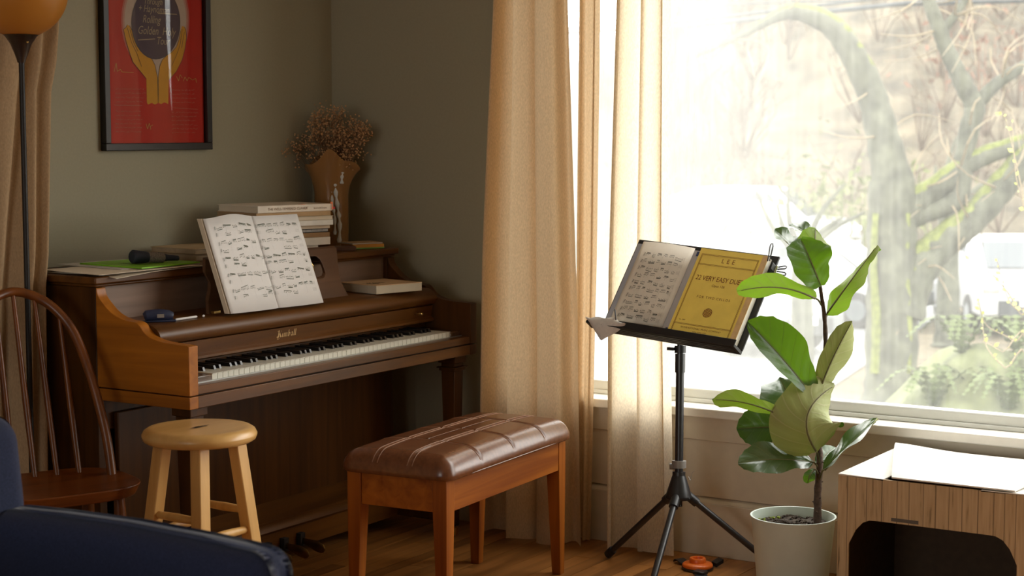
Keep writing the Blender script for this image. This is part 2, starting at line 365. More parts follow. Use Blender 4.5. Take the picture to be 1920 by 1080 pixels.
pen([(.0315, H0+.010), (.037, H0+xh)], .5); pen([(.0385, H0+.010), (.044, H0+xh)], .5)
pen([(.053, H0+.021), (.053, H0+.002), (.056, H0), (.0595, H0+.003), (.0595, H0+.010), (.055, H0+xh)])
pen([(.0665, H0+.011), (.070, H0+xh), (.0725, H0+.010), (.0725, H0+.002), (.0745, H0)]); pen([(.0725, H0+.006), (.067, H0+.004), (.067, H0+.001), (.071, H0+.001)], .8)
for q in (.0805, .0875): pen([(q, H0+.021), (q, H0+.002), (q+.002, H0)])
part('lettering', bm, M_gold, fbo, smooth=False)
for x in (AL+.022, AR-.10):
    bm = nb(); lathe(bm, [(.003, 0), (.003, .012), (.006, .014), (.0062, .026), (.004, .030)], (x, 3.507, .79), 14, Matrix.Rotation(math.pi/2, 4, 'X')); part('fallboard_knob', bm, M_brass, fbo)
KX0, KW = 3.765, 1.2257/52
bm = nb(); box(bm, AL+.001, AR-.001, FY+.003, FY+.036, .684, .7095); part('key_slip', bm, M_piano, T, bev=.002)
bm = nb(); box(bm, AL+.001, AR-.001, FY+.037, FY+.044, .700, .7118); part('slip_strip', bm, M_grey, T)
bm = nb(); box(bm, AL+.001, AR-.001, FY+.002, CY, .645, .6805); part('keybed', bm, M_piano, T, bev=.002)
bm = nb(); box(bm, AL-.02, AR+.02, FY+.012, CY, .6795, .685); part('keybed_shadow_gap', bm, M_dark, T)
for x0, x1 in ((AL+.001, KX0-.001), (KX0+1.2257+.001, AR-.001)):
    bm = nb(); box(bm, x0, x1, 3.385, 3.535, .70, .728); part('key_block', bm, wood('walnut_block', (.05, .025, .012), (.13, .07, .035), 1, .25, .8, coat=.4), T, bev=.003)
wm = None
for k in range(52):
    if wm is None:
        b = nb(); box(b, .0006, KW-.0006, 3.388, 3.55, .7095, .7275); box(b, .0003, KW-.0003, 3.3855, 3.55, .7275, .7300)
        bmesh.ops.translate(b, verts=b.verts, vec=-Vector(T.location)); o = part('white_key', b, M_ivory, T, bev=.0008, local=True, seg=1); wm = o
    else:
        o = wm.copy(); C.objects.link(o); o.parent = T
    o.location = (KX0+k*KW, 0, 0)
bmk = None
for k in range(51):
    if 'ABCDEFG'[k % 7] in 'ACDFG':
        if bmk is None:
            b = nb(); hexa(b, [(-.0058, 3.437, .728), (.0058, 3.437, .728), (.0058, 3.548, .728), (-.0058, 3.548, .728), (-.0046, 3.443, .7415), (.0046, 3.443, .7415), (.0046, 3.548, .7425), (-.0046, 3.548, .7425)])
            bmesh.ops.translate(b, verts=b.verts, vec=-Vector(T.location)); o = part('black_key', b, M_ebony, T, bev=.001, local=True, seg=1); bmk = o
        else:
            o = bmk.copy(); C.objects.link(o); o.parent = T
        o.location = (KX0+(k+1)*KW, 0, 0)
bm = nb(); box(bm, PL+.07, PR-.03, 3.690, 3.708, .2, .60); part('knee_panel', bm, M_pianoZ, T, bev=.003)
bm = nb(); box(bm, PL+.034, PR-.034, 3.712, 3.73, .55, .66); part('knee_rail', bm, M_pianoZ, T)
bm = nb(); prism(bm, [(3.715, .05), (3.715, .212), (3.684, .206), (3.640, .160), (3.634, .158), (3.634, .150), (3.622, .142), (3.616, .130), (3.625, .120), (3.625, .05)], 'x', PL+.035, PR-.035); part('toe_rail', bm, M_piano, T)
for x in (4.27, 4.355, 4.44):
    bm = nb(); V = [bm.verts.new(p) for p in ()]
    tube(bm, [(x, 3.66, .075), (x, 3.60, .072), (x, 3.55, .062), (x, 3.525, .055), (x, 3.515, .050)], [.008, .010, .019, .017, .007], 14, .28)
    for v in bm.verts: v.co.z = .064+(v.co.z-.064)*1
    part('pedal', bm, plain('shaded_brass', (.22, .13, .045), .35, 1, .15), T)  # brass darkened: the shade over the pedals is put into its colour
    bm = nb(); box(bm, x-.012, x+.012, 3.606, 3.625, .055, .098); part('pedal_slot', bm, M_dark, T)
for x in (3.682, 5.022):
    bm = nb(); y = 3.40
    for r, z0, z1 in ((.036, .618, .6448), (.028, .604, .618), (.034, .590, .600)): box(bm, x-r, x+r, y-r, y+r, z0, z1)
    hexa(bm, [(x-.030, y-.030, .60), (x+.030, y-.030, .60), (x+.030, y+.030, .60), (x-.030, y+.030, .60), (x-.024, y-.024, .606), (x+.024, y-.024, .606), (x+.024, y+.024, .606), (x-.024, y+.024, .606)])
    hexa(bm, [(x-.017, y-.017, .035), (x+.017, y-.017, .035), (x+.017, y+.017, .035), (x-.017, y+.017, .035), (x-.028, y-.028, .59), (x+.028, y-.028, .59), (x+.028, y+.028, .59), (x-.028, y+.028, .59)])
    lg = part('leg', bm, M_pianoZ, T, bev=.002)
    bm = nb(); box(bm, x-.040, x+.040, y-.040, y+.040, .600, .604); part('leg_collar', bm, M_grey if x < 4 else M_pianoZ, lg, bev=.001)
    bm = nb(); lathe(bm, [(.012, 0), (.02, .004), (.02, .03), (.012, .036)], (x, y, 0), 14); part('caster', bm, M_brass, lg)
    bm = nb(); box(bm, x-.022, x+.022, y+.02, 3.64, .05, .10); part('leg_brace', bm, M_pianoZ, T, bev=.003)
for x in (3.7, 5.0):
    bm = nb(); lathe(bm, [(.02, 0), (.022, .004), (.022, .034), (.01, .045), (.01, .06)], (x, 3.95, 0), 14); part('caster', bm, M_brass, T)
# music desk: pierced, wavy-sided, leaning on the lid edge
DB, DT = 3.598, 3.676
def DK(u, v, o=0):                                              # v 0..1 up the desk, u in metres along X
    z = .8735+v*.163; return Vector((u, DB+(DT-DB)*v-o*.9, z-o*.42))
def desk_edge(s): 
    pts = [(0, 0), (.02, .25), (.045, .42), (.058, .55), (.052, .75), (.075, 1.0)]
    return [(x, v) for x, v in pts]
L = [(3.975+.0+x, v) for x, v in desk_edge(0)]; R = [(4.674, 0), (4.668, .15), (4.664, .3), (4.672, .5), (4.690, .75), (4.708, 1.0)]
bm = nb()
outer = L+R[::-1]
def ring_plate(bm, outer, holes, th):
    fr = [bm.verts.new(DK(u, v, 0)) for u, v in outer]; edges = [bm.edges.new((fr[i], fr[(i+1) % len(fr)])) for i in range(len(fr))]
    for h in holes:
        hv = [bm.verts.new(DK(u, v, 0)) for u, v in h]; edges += [bm.edges.new((hv[i], hv[(i+1) % len(hv)])) for i in range(len(hv))]
    bmesh.ops.triangle_fill(bm, edges=edges, use_beauty=True)
    r = bmesh.ops.extrude_face_region(bm, geom=list(bm.faces)); vs = [e for e in r['geom'] if isinstance(e, bmesh.types.BMVert)]
    bmesh.ops.translate(bm, verts=vs, vec=Vector((0, -.9*th, -.42*th)))
def oblong(u0, u1, v0, v1):
    out = []; rr = min((u1-u0), (v1-v0)*.18)*.35
    for cx, cv, a0 in ((u0+rr, v0+rr/.18, 180), (u1-rr, v0+rr/.18, 270), (u1-rr, v1-rr/.18, 0), (u0+rr, v1-rr/.18, 90)):
        for k in range(4): a = math.radians(a0+k*30); out.append((cx+rr*math.cos(a), cv+rr*math.sin(a)/.18))
    return out
ring_plate(bm, outer, [oblong(4.075, 4.29, .42, .87), oblong(4.37, 4.60, .42, .87)], .014)
dk = part('music_desk', bm, wood('walnut_desk', (.055, .022, .009), (.125, .058, .026), 0, .42, .8, spec=.4), T, smooth=False, bev=.0015)
for s, c in ((1, 4.11), (-1, 4.555)):
    for q in range(2):
        bm = nb(); P = [DK(c+s*.0, .66, .007), DK(c+s*.02, .84 if q == 0 else .46, .007), DK(c+s*.08, .80 if q == 0 else .50, .007), DK(c+s*.17, .46 if q == 0 else .84, .007)]
        tube(bm, smooth_path(P, 6), .0018, 6); part('wire_scroll', bm, M_brass, dk)
bm = nb(); box(bm, 3.99, 4.02, DB-.02, DB+.0, .872, .879); part('desk_hinge', bm, M_brass, dk)
#%%ONPIANO
# ------------------------------------------------------------------ things on the piano
def music_print(bm_notes, bm_lines, F, u0, u1, v0, v1, nsys, staves, rnd, bold=1.0, gap=.0062):
    sh = (v1-v0)/nsys
    for s in range(nsys):
        vt = v1-s*sh
        for k in range(staves):
            st = vt-(.22+.42*k)*sh if staves == 2 else vt-.45*sh
            hs = sh*(.17 if staves == 2 else .38)
            for l in range(5): stroke(bm_lines, F, (u0, st-hs/2+hs*l/4), (u1, st-hs/2+hs*l/4), .0004)
            u = u0+.012
            while u < u1-.012:
                cnt = rnd.choice((3, 4, 4, 4, 6)); base = rnd.uniform(-.10, .10)*hs; up = rnd.random() < .5; sl = rnd.uniform(-.2, .2)
                if k == 1 and rnd.random() < .55: u += .03; continue
                us = [u+i*gap for i in range(cnt) if u+i*gap < u1-.006]
                if len(us) < 2: break
                bo = (hs*.75 if up else -hs*.75)
                for q in us:
                    hv = st+base+rnd.uniform(-.22, .22)*hs
                    flat(bm_notes, F, [(q-.0013, hv-.0008), (q+.0013, hv-.0004), (q+.0013, hv+.0010), (q-.0013, hv+.0006)])
                    stroke(bm_notes, F, (q+.001, hv), (q+.001, st+base+bo+(q-us[0])*sl), .00045)
                for t in range(2 if rnd.random() < .5 else 1):
                    dv = -t*.0024 if up else t*.0024
                    stroke(bm_notes, F, (us[0], st+base+bo+dv), (us[-1]+.001, st+base+bo+dv+(us[-1]-us[0])*sl), .0013*bold)
                u = us[-1]+rnd.uniform(.008, .014)
            stroke(bm_notes, F, (u0+.002, st-hs*.6), (u0+.005, st+hs*.7), .0012)
        for b in range(5):
            ub = u0+(u1-u0)*b/4
            stroke(bm_lines, F, (ub, vt-.85*sh), (ub, vt-.10*sh), .0004)
# open music book leaning on the desk
T = thing('open_music_book', 'open white music book with printed staves leaning on the piano music desk', 'music book', (4.2, 3.52, .874))
def OB(u, v, o=0):                                              # u 0..1 across both pages, v 0..1 up
    x = 3.972+.452*u; k = 2*u if u < .5 else 2*(1-u)
    bow = .007*math.sin(math.pi*min(1, max(0, k)))**.8+(.003 if u < .49 else 0)
    lift = .012*math.sin(math.pi*min(1, u/.55))**2*(1 if u < .55 else 0)
    return Vector((x, 3.497+.106*v-bow-o, .878+.284*v-.004*u+lift*(.9 if v > .5 else 1)*v+o*.3))
for nm, ua, ub in (('left_page', 0, .5), ('right_page', .5, 1)):
    bm = nb(); grid(bm, lambda a, b: OB(ua+(ub-ua)*a, b), 16, 4)
    pg = part(nm, bm, M_paper, T); so = pg.modifiers.new('solid', 'SOLIDIFY'); so.thickness = .0008
    bn, bl = nb(), nb(); rnd = random.Random(3+int(ub*2))
    def F(u, v): return OB(u/.452, v/.284, .0016)
    u0, u1 = (.030, .2245) if ua == 0 else (.2275, .432)
    music_print(bn, bl, F, u0, u1, .028, .262, 5, 2, rnd)
    part('printed_notes', bn, plain('grey_green_ink', (.10, .12, .085), .8, vary=.1, spec=.1), pg, smooth=False, norm=False); part('staff_lines', bl, M_inkgrey, pg, smooth=False, norm=False)
bm = nb(); hexa(bm, [OB(0, 0)+Vector((-.004, .004, 0)), OB(.49, 0)+Vector((0, .022, 0)), OB(.49, 0)+Vector((0, .034, 0)), OB(0, 0)+Vector((-.004, .022, 0)),
     OB(0, 1)+Vector((-.004, .004, 0)), OB(.49, 1)+Vector((0, .02, -.012)), OB(.49, 1)+Vector((0, .032, -.012)), OB(0, 1)+Vector((-.004, .022, 0))]); part('page_block', bm, M_cream, T)
bm = nb(); box(bm, 4.3, 4.302, 3.5, 3.501, .875, .876); bm.free()
# books
def book(name, label, c, ang, w, d, h, cover, pages, cat='book', group=None, spine='x', lean=0, soft=False):
    """closed book lying flat: c = centre of its underside, w along its spine side (local x), d across, h thick; spine on local -y"""
    t = thing(name, label, cat, c, ang, group); th = min(.0022, h*.14)
    bm = nb(); box(bm, -w/2+.002, w/2-.002, -d/2+.003, d/2-.003, th, h-th); part('page_block', bm, pages, t, local=True, bev=.0008)
    bm = nb(); box(bm, -w/2, w/2, -d/2, d/2, 0, th); box(bm, -w/2, w/2, -d/2, d/2, h-th, h)
    if spine == 'x': box(bm, -w/2, w/2, -d/2-.001, -d/2+.001, 0, h)
    part('cover', bm, cover, t, local=True, bev=.0006, smooth=False); return t
cov = lambda n, c, r=.6: plain('cover_'+n, c, r, vary=.08, scale=25, spec=.3)
SA = math.radians(-14.5)
stack = [  # label, thickness, w, d, dx, dy, dAngle, cover, pages, spine
 ('thin cream music book at the very bottom of the tall piano stack', .006, .31, .235, 0, .0, 0, cov('cream', (.62, .50, .34)), M_cream, 'n'),
 ('small thick cream book second from the bottom of the tall piano stack', .017, .27, .21, -.03, .0, 0, cov('grey cream', (.52, .44, .34)), M_cream, 'x'),
 ('cream paperback third from the bottom of the tall piano stack', .021, .30, .23, 0, .0, 1, cov('pale', (.60, .52, .42)), M_cream, 'x'),
 ('worn tan brown book below the spiral one in the piano stack', .013, .30, .23, .0, .003, -1, cov('tan brown', (.26, .14, .05)), plain('yellowed_pages', (.42, .30, .16), .8), 'x'),
 ('black wire-bound book with grey pages in the middle of the piano stack', .010, .295, .225, .002, .003, 0, cov('black', (.02, .02, .025)), plain('grey_pages', (.36, .34, .31), .8), 'n'),
 ('beige paperback just above the black wire-bound book in the stack', .010, .30, .23, .0, .002, 1, cov('beige', (.62, .50, .36)), M_cream, 'x'),
 ('thick white book with plain spine in the upper piano stack', .014, .22, .28, .045, .012, -2, cov('white', (.72, .69, .62)), M_paper, 'x'),
 ('splayed cream music score under the tan book in the piano stack', .011, .22, .28, .045, .010, -1, cov('ivory', (.68, .60, .46)), M_cream, 'n'),
 ('brown tan book second from the top of the piano stack', .013, .31, .235, -.003, .002, 0, cov('tan', (.42, .27, .13)), plain('brown_pages', (.33, .22, .12), .8), 'x'),
 ('white music book with printed spine topmost on the piano stack', .019, .31, .235, .002, .0, 0, cov('off white', (.74, .66, .55)), M_cream, 'x')]
zz = 1.0075; SCX, SCY = 5.0-.15, 3.885
SCX, SCY = on(515, 400, 'y', 3.872).x, 3.872
for i, (lb, th, w, d, dx, dy, da, cv, pgm, sp) in enumerate(stack):
    th *= 1.27
    t = book('stacked_book', lb, (SCX+dx*math.cos(SA)-dy*math.sin(SA), SCY+dx*math.sin(SA)+dy*math.cos(SA), zz), SA+math.radians(da), w, d, th-.0006, cv, pgm, 'book', 'music books stacked on the piano lid', sp)
    if i == 4:
        for k in range(24):
            if k % 2: continue
            b = nb(); tube(b, [(-.13+k*.0113, -.108-.007*math.cos(a), .005+.0052*math.sin(a)) for a in [j*math.pi/4 for j in range(9)]], .0006, 4, cap=False); part('wire_ring', b, M_grey, t, local=True)
    if i == 9:
        b = nb(); text_bm(b, 'THE WELL-TEMPERED CLAVIER', .0125, basis((-.115, -.1192, .0075), (1, 0, 0), (0, 0, 1), (0, -1, 0)), 'LEFT', space=.95)
        text_bm(b, 'Books I and II, Complete', .0085, basis((.075, -.1192, .0080), (1, 0, 0), (0, 0, 1), (0, -1, 0)), 'LEFT', space=.85, squash=.8)
        part('spine_lettering', b, plain('brown_ink', (.22, .13, .07), .8), t, local=True, smooth=False, kind='stuff')
        b = nb(); box(b, .148, .158, -.1185, -.1175, .002, .030); part('page_flag', b, M_orange, t, local=True, label='orange sticky flag')
        b = nb(); box(b, .156, .168, -.1175, -.116, .005, .012); part('page_flag', b, plain('red_flag', (.6, .02, .02), .6), t, local=True, label='red sticky flag')
        b = nb(); box(b, .03, .042, -.118, -.09, .0230, .0245); part('page_flag', b, M_orange, t, local=True, label='orange sticky flag')
    zz += th
# books by the wall left of the desk
t = book('thick_book', 'upper tan paperback of the pair lying left of the open music book', (4.335, 3.945, 1.0300), math.radians(-6), .235, .22, .017, cov('tan paper', (.45, .33, .19)), plain('tan_pages', (.40, .30, .19), .8), 'book', None, 'n')
t = book('thick_book', 'lower brown paperback of the pair lying left of the open music book', (4.335, 3.95, 1.0075), math.radians(-3), .24, .22, .0215, cov('brown paper', (.30, .21, .12)), plain('tan_pages2', (.36, .27, .17), .8), 'book', None, 'n')
# loose papers and green booklet on the left of the lid
def sheet(name, label, corners, z, mat, cat='paper', sag=None, th=.0012, nu=8):
    a, b, c_, d_ = [Vector((*p, z)) for p in corners]
    def f(u, v):
        p = a.lerp(b, u).lerp(d_.lerp(c_, u), v); p.z += (sag(u, v) if sag else 0); return p
    bm = nb(); V = grid(bm, f, nu, nu)
    r = bmesh.ops.extrude_face_region(bm, geom=list(bm.faces)); bmesh.ops.translate(bm, verts=[e for e in r['geom'] if isinstance(e, bmesh.types.BMVert)], vec=(0, 0, th))
    return solo(name, bm, mat, label, cat)
sheet('loose_sheet', 'large cream sheet overhanging the left front corner of the piano lid', ((3.665, 3.66), (4.08, 3.685), (4.07, 3.93), (3.63, 3.935)), 1.0075, M_cream, sag=lambda u, v: -.010*max(0, .35-v)**2*8*max(0, 1-2.2*u)+.001)
sheet('loose_sheet', 'top cream sheet lying under the green booklet on the piano lid', ((3.60, 3.665), (4.03, 3.672), (4.03, 3.94), (3.645, 3.945)), 1.0115, plain('cream_sheet', (.70, .60, .47), .75, vary=.03, spec=.2), sag=lambda u, v: .002)
sheet('loose_sheet', 'grey printed sheet poking out behind the green booklet', ((3.76, 3.735), (4.02, 3.72), (4.06, 4.02), (3.80, 4.05)), 1.0152, plain('grey_sheet', (.55, .52, .48), .75, vary=.04, spec=.2), sag=lambda u, v: .0005)
M_green = plain('green_card', (.20, .48, .015), .5, vary=.05, scale=30)
g = sheet('green_booklet', 'bright green booklet lying on the loose papers on the piano', ((3.80, 3.69), (4.07, 3.705), (4.10, 3.955), (3.83, 3.98)), 1.0172, M_green, 'booklet', th=.004)
b = nb(); 
for k in range(6): stroke(b, lambda u, v: Vector((u, v, 1.0216)), (3.87, 3.75+k*.02), (3.87+random.uniform(.04, .1), 3.755+k*.02), .004)
part('cover_print', b, plain('dark_green_ink', (.03, .08, .01), .7), g, smooth=False)
# navy rolled strap
T = thing('rolled_strap', 'navy rolled strap with grey woven band on the green booklet', 'strap', (3.95, 3.80, 1.0216))
R0 = on(268, 490, 'y', 3.80); 
P = [Vector((3.885, 3.815, 1.044)), Vector((3.93, 3.80, 1.040)), Vector((3.968, 3.785, 1.038)), Vector((4.0, 3.775, 1.035)), Vector((4.035, 3.765, 1.032))]
bm = nb(); tube(bm, [P[0], P[0].lerp(P[1], .1), P[1], P[1].lerp(P[2], .2)], [.017, .021, .018, .016], 16, 1.2); part('roll', bm, plain('navy_nylon', (.012, .015, .028), .7, vary=.2, bump=.4), T)
bm = nb(); tube(bm, [P[1].lerp(P[2], .15), P[2], P[3].lerp(P[2], .5)], [.0165, .017, .0155], 16, 1.2); part('woven_band', bm, plain('grey_webbing', (.16, .13, .10), .9, vary=.5, scale=300, bump=.6), T)
bm = nb(); tube(bm, [P[2].lerp(P[3], .45), P[3], P[4]], [.014, .010, .008], 12, 1.3); part('strap_end', bm, plain('navy_nylon', (.012, .015, .028)), T)
# navy stapler, orange ring and pens on the shelf
T = thing('desk_stapler', 'small navy blue stapler on the piano shelf behind the left arm', 'stapler', (3.73, 3.56, .8725), math.radians(-38))
bm = nb(); tube(bm, [(-.042, 0, .017), (-.036, 0, .019), (0, 0, .021), (.03, 0, .018), (.042, 0, .016)], [.010, .016, .0175, .0155, .011], 16, 1.0); part('body', bm, M_clothn, T, local=True)
bm = nb(); box(bm, -.045, .05, -.013, .013, .0, .006); part('base', bm, M_clothn, T, local=True, bev=.002)
bm = nb(); hexa(bm, [(-.006, -.0168, .014), (.014, -.0168, .014), (.014, -.0160, .024), (-.006, -.0160, .024), (-.006, -.018, .014), (.014, -.018, .014), (.014, -.0172, .024), (-.006, -.0172, .024)]); part('sticker', bm, M_grey, T, local=True)
bm = nb(); tube(bm, [(3.845+.008*math.cos(a), 3.665+.008*math.sin(a), .8765) for a in [k*math.pi/8 for k in range(17)]], .0035, 8, cap=False); solo('rubber_ring', bm, M_orange, 'small orange ring behind the navy stapler on the shelf', 'ring')
for k, (x0, x1, lb, mt) in enumerate(((3.775, 3.872, 'white pen lying along the front of the piano shelf', M_paper), (3.892, 3.905, 'short white chalk stub beside the white pen on the shelf', M_paper))):
    bm = nb(); tube(bm, [(x0, 3.536, .8762), (x0+.004, 3.536, .8762), (x1-.004, 3.54, .8762), (x1, 3.54, .8762)], [.0015, .0035, .0035, .002], 10); solo('pen' if k == 0 else 'chalk_stub', bm, mt, lb, 'pen' if k == 0 else 'chalk')
# spiral notebook on the shelf, right end
T = thing('spiral_notebook', 'thick spiral notebook with cream cover on the right of the shelf', 'notebook', (4.862, 3.592, .8725), math.radians(-13))
NW, ND, NH = .208, .200, .031
bm = nb(); box(bm, -NW/2, NW/2, -ND/2, ND/2, .001, NH-.002); part('page_block', bm, plain('notebook_pages', (.50, .44, .33), .8, vary=.06, scale=10), T, local=True, bev=.002)
bm = nb(); box(bm, -NW/2, NW/2, -ND/2, ND/2, NH-.002, NH); cvr = part('cover', bm, plain('kraft_cover', (.60, .40, .22), .6, vary=.04), T, local=True)
b = nb(); F = lambda u, v: Vector((u, v, NH+.0004))
for q in range(24):
    a, c_ = random.uniform(-.07, .0), random.uniform(-.05, -.01); stroke(b, F, (a, c_), (a+random.uniform(-.02, .02), c_+random.uniform(.006, .018)), .005)
for p, q in (((-.095, -.09), (.095, -.09)), ((-.095, .08), (.095, .08)), ((-.095, -.09), (-.095, .08)), ((.095, -.09), (.095, .08))): stroke(b, F, p, q, .0013)
part('cover_print', b, M_ink, cvr, local=True, smooth=False)
for k in range(20):
    b = nb(); x = -NW/2+.010+k*.0098; tube(b, [(x, ND/2-.004+.006*math.cos(a), NH*.5+.0140*math.sin(a)) for a in [j*math.pi/4 for j in range(9)]], .0009, 4, cap=False); part('wire_ring', b, M_blackmetal, T, local=True)
# leather book, two small books
t = book('leather_book', 'brown leather notebook lying before the glass vase on the lid', (4.872, 3.768, 1.0075), math.radians(-40), .09, .07, .014, cov('leather', (.085, .035, .016), .5), plain('old_pages', (.35, .22, .12), .8), 'book', None, 'x')
t = book('small_book', 'small orange book with green base stripe at the right lid end', (5.0, 3.775, 1.0075), math.radians(-25), .125, .10, .016, cov('orange', (.52, .23, .04)), plain('orange_pages', (.50, .24, .06), .7), 'book', None, 'x')
for ch in t.children:
    if ch.name.startswith('cover'): pass
b = nb(); box(b, -.0627, .0627, -.0525, -.0508, .0005, .005); part('spine_stripe', b, plain('green_stripe', (.14, .30, .06), .6), t, local=True, label='green stripe along the spine')
t = book('small_book', 'thin white book on top of the small orange book', (5.0, 3.777, 1.0240), math.radians(-25), .125, .10, .005, cov('tan top', (.42, .27, .14)), M_paper, 'book', None, 'n')
#%%VASE
# vase and dried flowers
m, nt, out = nodes('amber_glass'); g = N(nt, 'BsdfPrincipled'); g.inputs['Base Color'].default_value = (.46, .23, .08, 1); g.inputs['Roughness'].default_value = .10
g.inputs['Transmission Weight'].default_value = .45; g.inputs['IOR'].default_value = 1.3; nt.links.new(g.outputs[0], out.inputs[0]); M_amber = m
m, nt, out = nodes('clear_drip_glass'); g = N(nt, 'BsdfPrincipled'); g.inputs['Base Color'].default_value = (.92, .93, .9, 1); g.inputs['Roughness'].default_value = .10
g.inputs['Transmission Weight'].default_value = .4; g.inputs['IOR'].default_value = 1.45; nt.links.new(g.outputs[0], out.inputs[0]); M_drip = m
vc = on(622, 430, 'y', 3.97); VX, VY = vc.x, vc.y; VS = math.sqrt(VX**2+VY**2)/FPX*.995
T = thing('glass_vase', 'tall amber glass vase with wavy flared rim and clear drips on the piano', 'vase', (VX, VY, 1.0075))
vh = on(622, 290, 'y', VY).z-1.0075; rb = 31*VS*1.02
AC = math.atan2(-VY, -VX)
def vase_pt(u, v, inset=0):
    a = 2*math.pi*u; z = v*vh; q = a-AC
    fl = max(0, (v-.55)/.45); r = rb*(1+.015*math.sin(5*v))+fl**1.5*rb*.42*(1-.55*math.cos(2*q)+.2*math.sin(5*q))-inset
    z += fl**2*(.030*math.cos(2*q)+.012*math.cos(5*q+.5))-fl*.02
    return Vector((VX+r*math.cos(a), VY+r*math.sin(a), 1.0078+z))
bm = nb(); grid(bm, lambda u, v: vase_pt(u, v), 48, 22); grid(bm, lambda u, v: vase_pt(u, max(v, .02), .004), 48, 22); bmesh.ops.remove_doubles(bm, verts=bm.verts, dist=.0001)
lathe(bm, [(rb*.5, .001), (rb*.985, .001), (rb*.985, .007), (rb*.5, .007)], (VX, VY, 1.0075), 30)
part('body', bm, M_amber, T, auto=80)
def vs_at(px, v): 
    p = on(px, 430, 'y', VY-rb); u = math.atan2(-math.sqrt(max(1e-6, rb*rb-min((p.x-VX)**2, rb*rb*.98))), p.x-VX)/(2*math.pi); return u
for (pxs, r) in (((( 636, 455), (637, 420), (634, 395), (630, 365), (628, 345)), .0085), (((628, 440), (628, 410), (624, 385), (622, 360)), .0060), (((641, 345), (641, 330), (642, 322)), .0075)):
    bm = nb(); pts = []
    for px, py in pxs:
        dep = 5.42; p = at(px, py, (Vector((VX, VY, 1.2))-Vector((0, 0, EYE))).dot(Vector(VD))-rb*.93); pts.append(p)
    sp = smooth_path(pts, 5); tube(bm, sp, [r*(.75+.35*math.sin(i*1.7)) for i in range(len(sp))], 10); part('clear_drip', bm, M_drip, T, label='clear glass drip running down the vase')
VDEP = (Vector((VX, VY, 1.3))-Vector((0, 0, EYE))).dot(Vector(VD))
T = thing('dried_flower_bunch', 'bunch of dried brown baby breath flowers in the amber vase', 'dried flowers', (VX, VY, 1.03))
rnd = random.Random(5); bms, bmb = nb(), nb()
tips = [(rnd.gauss(628, 22), rnd.gauss(255, 22)) for _ in range(95)]+[(rnd.gauss(650, 22), rnd.gauss(262, 24)) for _ in range(50)]+[(rnd.gauss(590, 12), rnd.gauss(262, 18)) for _ in range(28)]+[(rnd.gauss(536, 7), rnd.gauss(278, 12)) for _ in range(10)]+[(rnd.gauss(640, 12), rnd.gauss(300, 14)) for _ in range(40)]+[(rnd.uniform(580, 640), rnd.uniform(212, 235)) for _ in range(14)]+[(rnd.gauss(678, 8), rnd.gauss(245, 9)) for _ in range(22)]
for px, py in tips:
    px = max(526, min(692, px)); py = max(206, min(335, py))
    tp = at(px, py, VDEP+rnd.uniform(-.05, .06)); root = Vector((VX+rnd.uniform(-.02, .02), VY+rnd.uniform(-.02, .02), 1.08+rnd.uniform(0, .1))); mid = root.lerp(tp, .55); mid.x = VX+(mid.x-VX)*.6; mid.y = VY+(mid.y-VY)*.6
    tp.y = min(tp.y, BY-.015)
    tube(bms, [root, mid, tp], [.0010, .0007, .0004], 3)
    for k in range(7):
        q = tp+Vector((rnd.gauss(0, .011), rnd.gauss(0, .010), rnd.gauss(0, .012))); q.y = min(q.y, BY-.012)
        bmesh.ops.create_icosphere(bmb, subdivisions=1, radius=rnd.uniform(.0020, .0042), matrix=Matrix.Translation(q))
        if k % 2 == 0: tube(bms, [tp-Vector((0, 0, .02)), q], .0004, 3)
part('stems', bms, plain('dry_stems', (.20, .11, .055), .9), T, kind='stuff', smooth=False); part('blossoms', bmb, plain('dry_blossoms', (.46, .26, .12), .9, vary=.4, scale=200), T, kind='stuff')
#%%POSTER
# ------------------------------------------------------------------ framed poster
tl_, br_ = on(183, -60, 'y', BY), on(387.5, 281, 'y', BY); X0, X1, Z0, Z1 = 4.046, 4.551, 1.363, 2.16
T = thing('framed_poster', 'black framed red poster of two hands holding a purple disc on the wall', 'poster', ((X0+X1)/2, BY-.015, Z0))
fw = .024
bm = nb()
for a in ((X0, X1, Z0, Z0+fw), (X0, X1, Z1-fw, Z1), (X0, X0+fw, Z0+fw, Z1-fw), (X1-fw, X1, Z0+fw, Z1-fw)): box(bm, a[0], a[1], BY-.026, BY-.001, a[2], a[3])
part('frame', bm, plain('black_frame', (.012, .010, .009), .4), T, bev=.002)
PY = BY-.008
bm = nb(); box(bm, X0+fw-.002, X1-fw+.002, PY, BY-.002, Z0+fw-.002, Z1-fw+.002); sh = part('print', bm, plain('red_print', (.47, .014, .003), .5, vary=.05, scale=15, spec=.2), T, smooth=False)
def PF(px, py, o=.0004):
    p = on(px, py, 'y', PY); return Vector((p.x, PY-o, p.z))
def ppoly(name, pts, mat, o):
    b = nb(); flat(b, lambda u, v: PF(u, v, o), pts); part(name, b, mat, sh, smooth=False)
ell = lambda cx, cy, rx, ry, n=36: [(cx+rx*math.cos(2*math.pi*k/n), cy+ry*math.sin(2*math.pi*k/n)) for k in range(n)]
for k, (rx, ry) in enumerate(((64, 98), (61, 92), (58, 86))):
    c0 = np.array((.47, .014, .003)); c1 = np.array((.50, .36, .27)); q = (c0+(c1-c0)*(k+1)/3)
    ppoly('glow_print', ell(291, 38, rx, ry), plain('glow_%d' % k, q, .5, vary=.03, spec=.2), .0003+.0002*k)
ppoly('glow_print', [(284, 105), (312, 105), (297, 150), (294, 150)], MATS['glow_2'], .0008)
